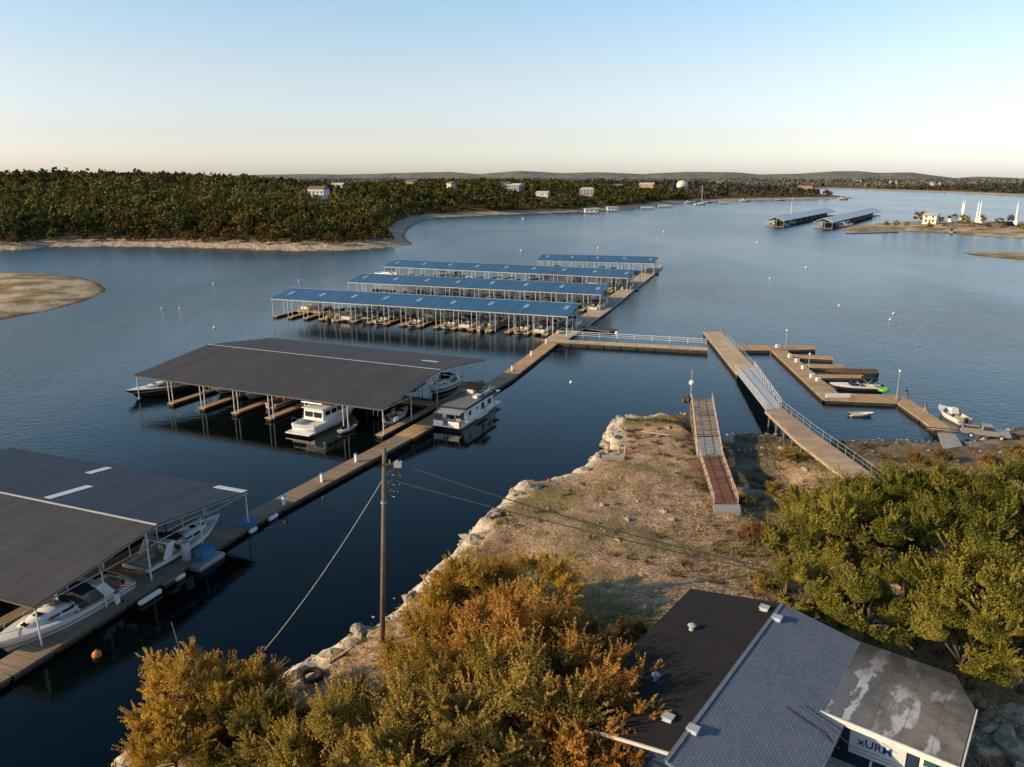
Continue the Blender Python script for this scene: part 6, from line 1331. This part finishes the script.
sailboat(P(781, 224, 0), .25, 'white sailboat with bare mast at the end of the left white dock', s=1.5); sailboat(P(694, 205, 0), .1, 'sailboat with bare mast off the wooded shore', s=1.9)
for i, px in enumerate((961.5, 965, 977, 981.5, 1016.5)):
    q = P(px, 223.5 + .6 * i, 2.6); sailboat(q, 1.2 + .3 * (i % 2), ['left sailboat with tall wrapped white sail of the first pair on the sand point', 'right sailboat with tall wrapped white sail of the first pair on the sand point', 'left sailboat with tall wrapped white sail of the second pair on the sand point', 'right sailboat with tall wrapped white sail of the second pair on the sand point', 'single sailboat with tall wrapped white sail nearest the right picture edge'][i], True, True, 1.0, 'sailboats stored on the sand point')
far_house(930, 224.2, 9, 6, 5.2, -.2, 'pale boathouse with blue base on the sand point', stucco, roofw, True, z=2.4)
def van(px, py, lab, m):
    r = empty('parked_van', P(px, py, 2.7), .3, lab, 'van', 'vehicles on the sand point'); mb = MB(); mb.loft([[Vector((x, s_ * 1.0, z)) for x, z in ((-2.6, .5), (-2.6, 2.3), (1.2, 2.3), (1.9, 1.4), (2.7, 1.2), (2.7, .5))] for s_ in (-1, 1)], closed=True); mb.build('body', m, r)
    for x in (-1.6, 1.7):
        for y in (-1, 1): mb = MB(); mb.tube((x, y - .12, .38), (x, y + .12, .38), .4, .4, 10); mb.build('wheel', black, r)
    mb = MB(); mb.quad((1.25, -.85, 2.24), (1.88, -.85, 1.44), (1.88, .85, 1.44), (1.25, .85, 2.24)); mb.build('windscreen', darkglass, r).location = (.04, 0, .03); r.scale = (1.4, 1.4, 1.4)
van(1008, 226.5, 'dark van parked left of the white one on the sand point', navy); van(1019, 226, 'white van parked at the right edge of the sand point', white); van(953, 223, 'white van parked left of the sail pair on the sand point', white)
r = strip('low_dock', 'low dark dock running out in front of the sand point', [P(848, 233, .4), P(896, 231.5, .4)], 5, .5, m=deck_grey)
r = empty('beached_boat', P(951, 233, .4), 1.0, 'small dark boat drawn up on the beach of the sand point', 'boat'); s = hull_secs(7, 2.4, .9, .2, .3); mb = MB(); mb.loft(s); mb.build('hull', hm_grey, r); deck_from(s, 0, 12, 0, .01, .1).build('deck', gel, r); mb = MB(); mb.box((2.5, 0, 1.6), (1.6, 1.6, 1.6), taper=.8); mb.build('cabin', navy, r)

# ------------------------------------------------------------------ woods on the far shore
FT = []
for k in range(5):
    v, val, K = crown(400 + k, 3.9, 3.2, 4.2, 26, 620, 1.05, .15, -.75); n = len(val)
    tv = MB(); tv.tube((0, 0, -1), (0, 0, 4), .3, .15, 5); nv = len(v)
    FT.append((v, val))
    me = mesh_np('oak_tree', np.concatenate([v, np.array(tv.v)[[0, 1, 6, 5], :], np.array(tv.v)[[2, 3, 8, 7], :]]), np.arange(4 * (n + 2)).reshape(-1, 4), [fardark, bark], np.concatenate([np.zeros(n), [1, 1]]), None, np.concatenate([val, [.5, .5]]))
    FT[-1] = (v, val, me)
rng = np.random.default_rng(55)
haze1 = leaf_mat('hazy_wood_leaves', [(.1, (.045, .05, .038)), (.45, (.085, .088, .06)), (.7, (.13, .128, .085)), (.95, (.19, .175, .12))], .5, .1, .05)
haze2 = leaf_mat('haziest_wood_leaves', [(.1, (.10, .105, .095)), (.6, (.155, .155, .13)), (.95, (.22, .21, .18))], .5, .1, .05)  # haze painted into the leaf colour, strongest for the farthest woods
def sample(n, rmin, rmax, dmin, azl=36):
    a = rng.uniform(R(-azl), R(azl), n); r_ = np.sqrt(rng.uniform(rmin ** 2, rmax ** 2, n)); x = np.sin(a) * r_; y = np.cos(a) * r_; d = sdist(x, y, L1); k = d > dmin
    return x[k], y[k], d[k]
def clear_mask(x, y):
    m = np.ones(len(x), bool)
    for cx, cy, w in clear:
        r_ = math.hypot(cx, cy); ux, uy = cx / r_, cy / r_; al = x * ux + y * uy; la = np.abs(-x * uy + y * ux); m &= ~((al > r_ - 60 - r_ * .03) & (al < r_ + w * .6) & (la < w * .58 + 1))
    return m
x, y, d = sample(13000, 380, 700, 11); m = clear_mask(x, y) & ((fbm(x, y, 70, 3, 123) < .36) | (d < 70)) & ((fbm(x, y, 26, 2, 124) < .42) | (d < 50)); x, y, d = x[m], y[m], d[m]
# thin out so crowns stand apart
order = np.argsort(np.hypot(x, y)); keepi = []; cell = {}
for i in order:
    c = (int(x[i] // 5.4), int(y[i] // 5.4))
    if any(math.hypot(x[i] - x[j], y[i] - y[j]) < 5.4 for a in (-1, 0, 1) for b_ in (-1, 0, 1) for j in cell.get((c[0] + a, c[1] + b_), ())): continue
    cell.setdefault(c, []).append(i); keepi.append(i)
ind = keepi[:290]; rest = keepi[290:]; zz = hill_h(x, y)
def far_scale(i): return (.5 + .25 * rng.random()) if d[i] < 24 else (.75 + .7 * rng.random() ** 1.6)
for i in ind:
    rus = (d[i] < 30 and rng.random() < .4) or rng.random() < .04; o = link('oak_tree', FT[rng.integers(5)][2]); o.location = (x[i], y[i], zz[i] - .2); s = far_scale(i); o.scale = (s, s, s * rng.uniform(.85, 1.15)); o.rotation_euler = (0, 0, rng.uniform(0, 6.28))
    tag(o, 'rusty autumn tree in the front of the far wooded hillside' if rus else 'dark green tree in the front of the far wooded hillside', 'tree', 'rusty trees along the far shore' if rus else 'dark trees along the far shore')
    if rus: o.material_slots[0].link = 'OBJECT'; o.material_slots[0].material = farrust
def woods(name, X, Y, Zs, S, dec, label, rusty=.05, grow=1.0, mats=None):
    vs, vals, fm = [], [], []
    for a, b_, c, s in zip(X, Y, Zs, S):
        v, val, _ = FT[rng.integers(5)]; n = len(val); nn = max(12, int(n * dec)); st = rng.integers(0, n - nn + 1) if nn < n else 0
        q = v.reshape(-1, 4, 3)[rng.permutation(n)[:nn]]
        if dec < 1: cc = q.mean(1, keepdims=True); q = cc + (q - cc) * (dec ** -.42) * grow
        an = rng.uniform(0, 6.28); ca, sa_ = math.cos(an), math.sin(an); q = q.reshape(-1, 3) * s; q = np.stack([q[:, 0] * ca - q[:, 1] * sa_ + a, q[:, 0] * sa_ + q[:, 1] * ca + b_, q[:, 2] * rng.uniform(.85, 1.15) + c - .2], -1)
        sh = rng.uniform(-.25, .25); vs.append(q); vals.append(np.clip(rng.uniform(0, 1, nn) * .7 + .15 + sh, 0, 1)); fm.append(np.full(nn, int(rng.random() < rusty)))
    vs = np.concatenate(vs); n = len(vs) // 4; o = link(name, mesh_np(name, vs, np.arange(4 * n).reshape(-1, 4), mats or [fardark, farrust], np.concatenate(fm), None, np.concatenate(vals))); o['kind'] = 'stuff'; o['label'] = label; return o
rest = np.array(rest); woods('hillside_woods', x[rest], y[rest], zz[rest], [far_scale(i) for i in rest], .32, 'dense dark woods over the near hillside across the water')
x, y, d = sample(6500, 690, 1250, 14); m = clear_mask(x, y); x, y = x[m], y[m]; woods('middle_woods', x, y, hill_h(x, y), rng.uniform(.8, 1.25, len(x)), .1, 'dark woods along the middle of the far shore', .05)
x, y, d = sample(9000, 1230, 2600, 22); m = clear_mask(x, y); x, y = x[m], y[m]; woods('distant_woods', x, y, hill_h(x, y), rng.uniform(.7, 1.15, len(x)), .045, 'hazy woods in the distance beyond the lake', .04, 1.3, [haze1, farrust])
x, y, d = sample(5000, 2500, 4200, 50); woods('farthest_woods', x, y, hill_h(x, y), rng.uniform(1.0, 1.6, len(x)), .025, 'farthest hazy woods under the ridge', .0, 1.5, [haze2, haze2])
# trees on the sand point
for i, (px, py, s, m, lab) in enumerate(((919, 223.5, 1.25, olive, 'tall olive gold tree left of the pale boathouse on the sand point'), (939.5, 223.5, .7, fardark, 'small dark tree right of the pale boathouse'), (952, 222.5, .85, fardark, 'dark tree behind the white van on the sand point'), (963, 227, 1.05, green2, 'round yellow green tree in front of the first sail pair'), (981, 224, .8, fardark, 'dark tree at the foot of the second sail pair'), (999, 226.5, .85, olive, 'olive tree between the sail pairs and the vans'), (1011, 223, .8, farrust, 'rusty tree behind the dark van'), (896, 226.5, .55, olive, 'low olive gold bush at the tip of the sand point'), (906, 227, .45, olive, 'low olive bush left of the tall olive gold tree'), (886, 227, .5, olive, 'low olive gold bush by the right white dock'), (972, 229, .55, olive, 'olive bush below the round yellow green tree'), (1020, 230, .6, olive, 'olive bush under the white van'), (930, 228.5, .5, brush, 'dry bush in front of the pale boathouse'), (945, 228, .45, olive, 'dry olive bush right of the boathouse'), (988, 229, .5, brush, 'dry bush below the second sail pair'), (1003, 230, .5, brush, 'dry bush below the dark van'))):
    q = P(px, py, 2.2); o = link('shore_tree', FT[i % 5][2]); o.location = q; o.scale = (s, s, s); o.rotation_euler = (0, 0, i); tag(o, lab, 'tree' if s > .6 else 'bush', 'trees on the sand point')
    if m is not fardark: o.material_slots[0].link = 'OBJECT'; o.material_slots[0].material = m
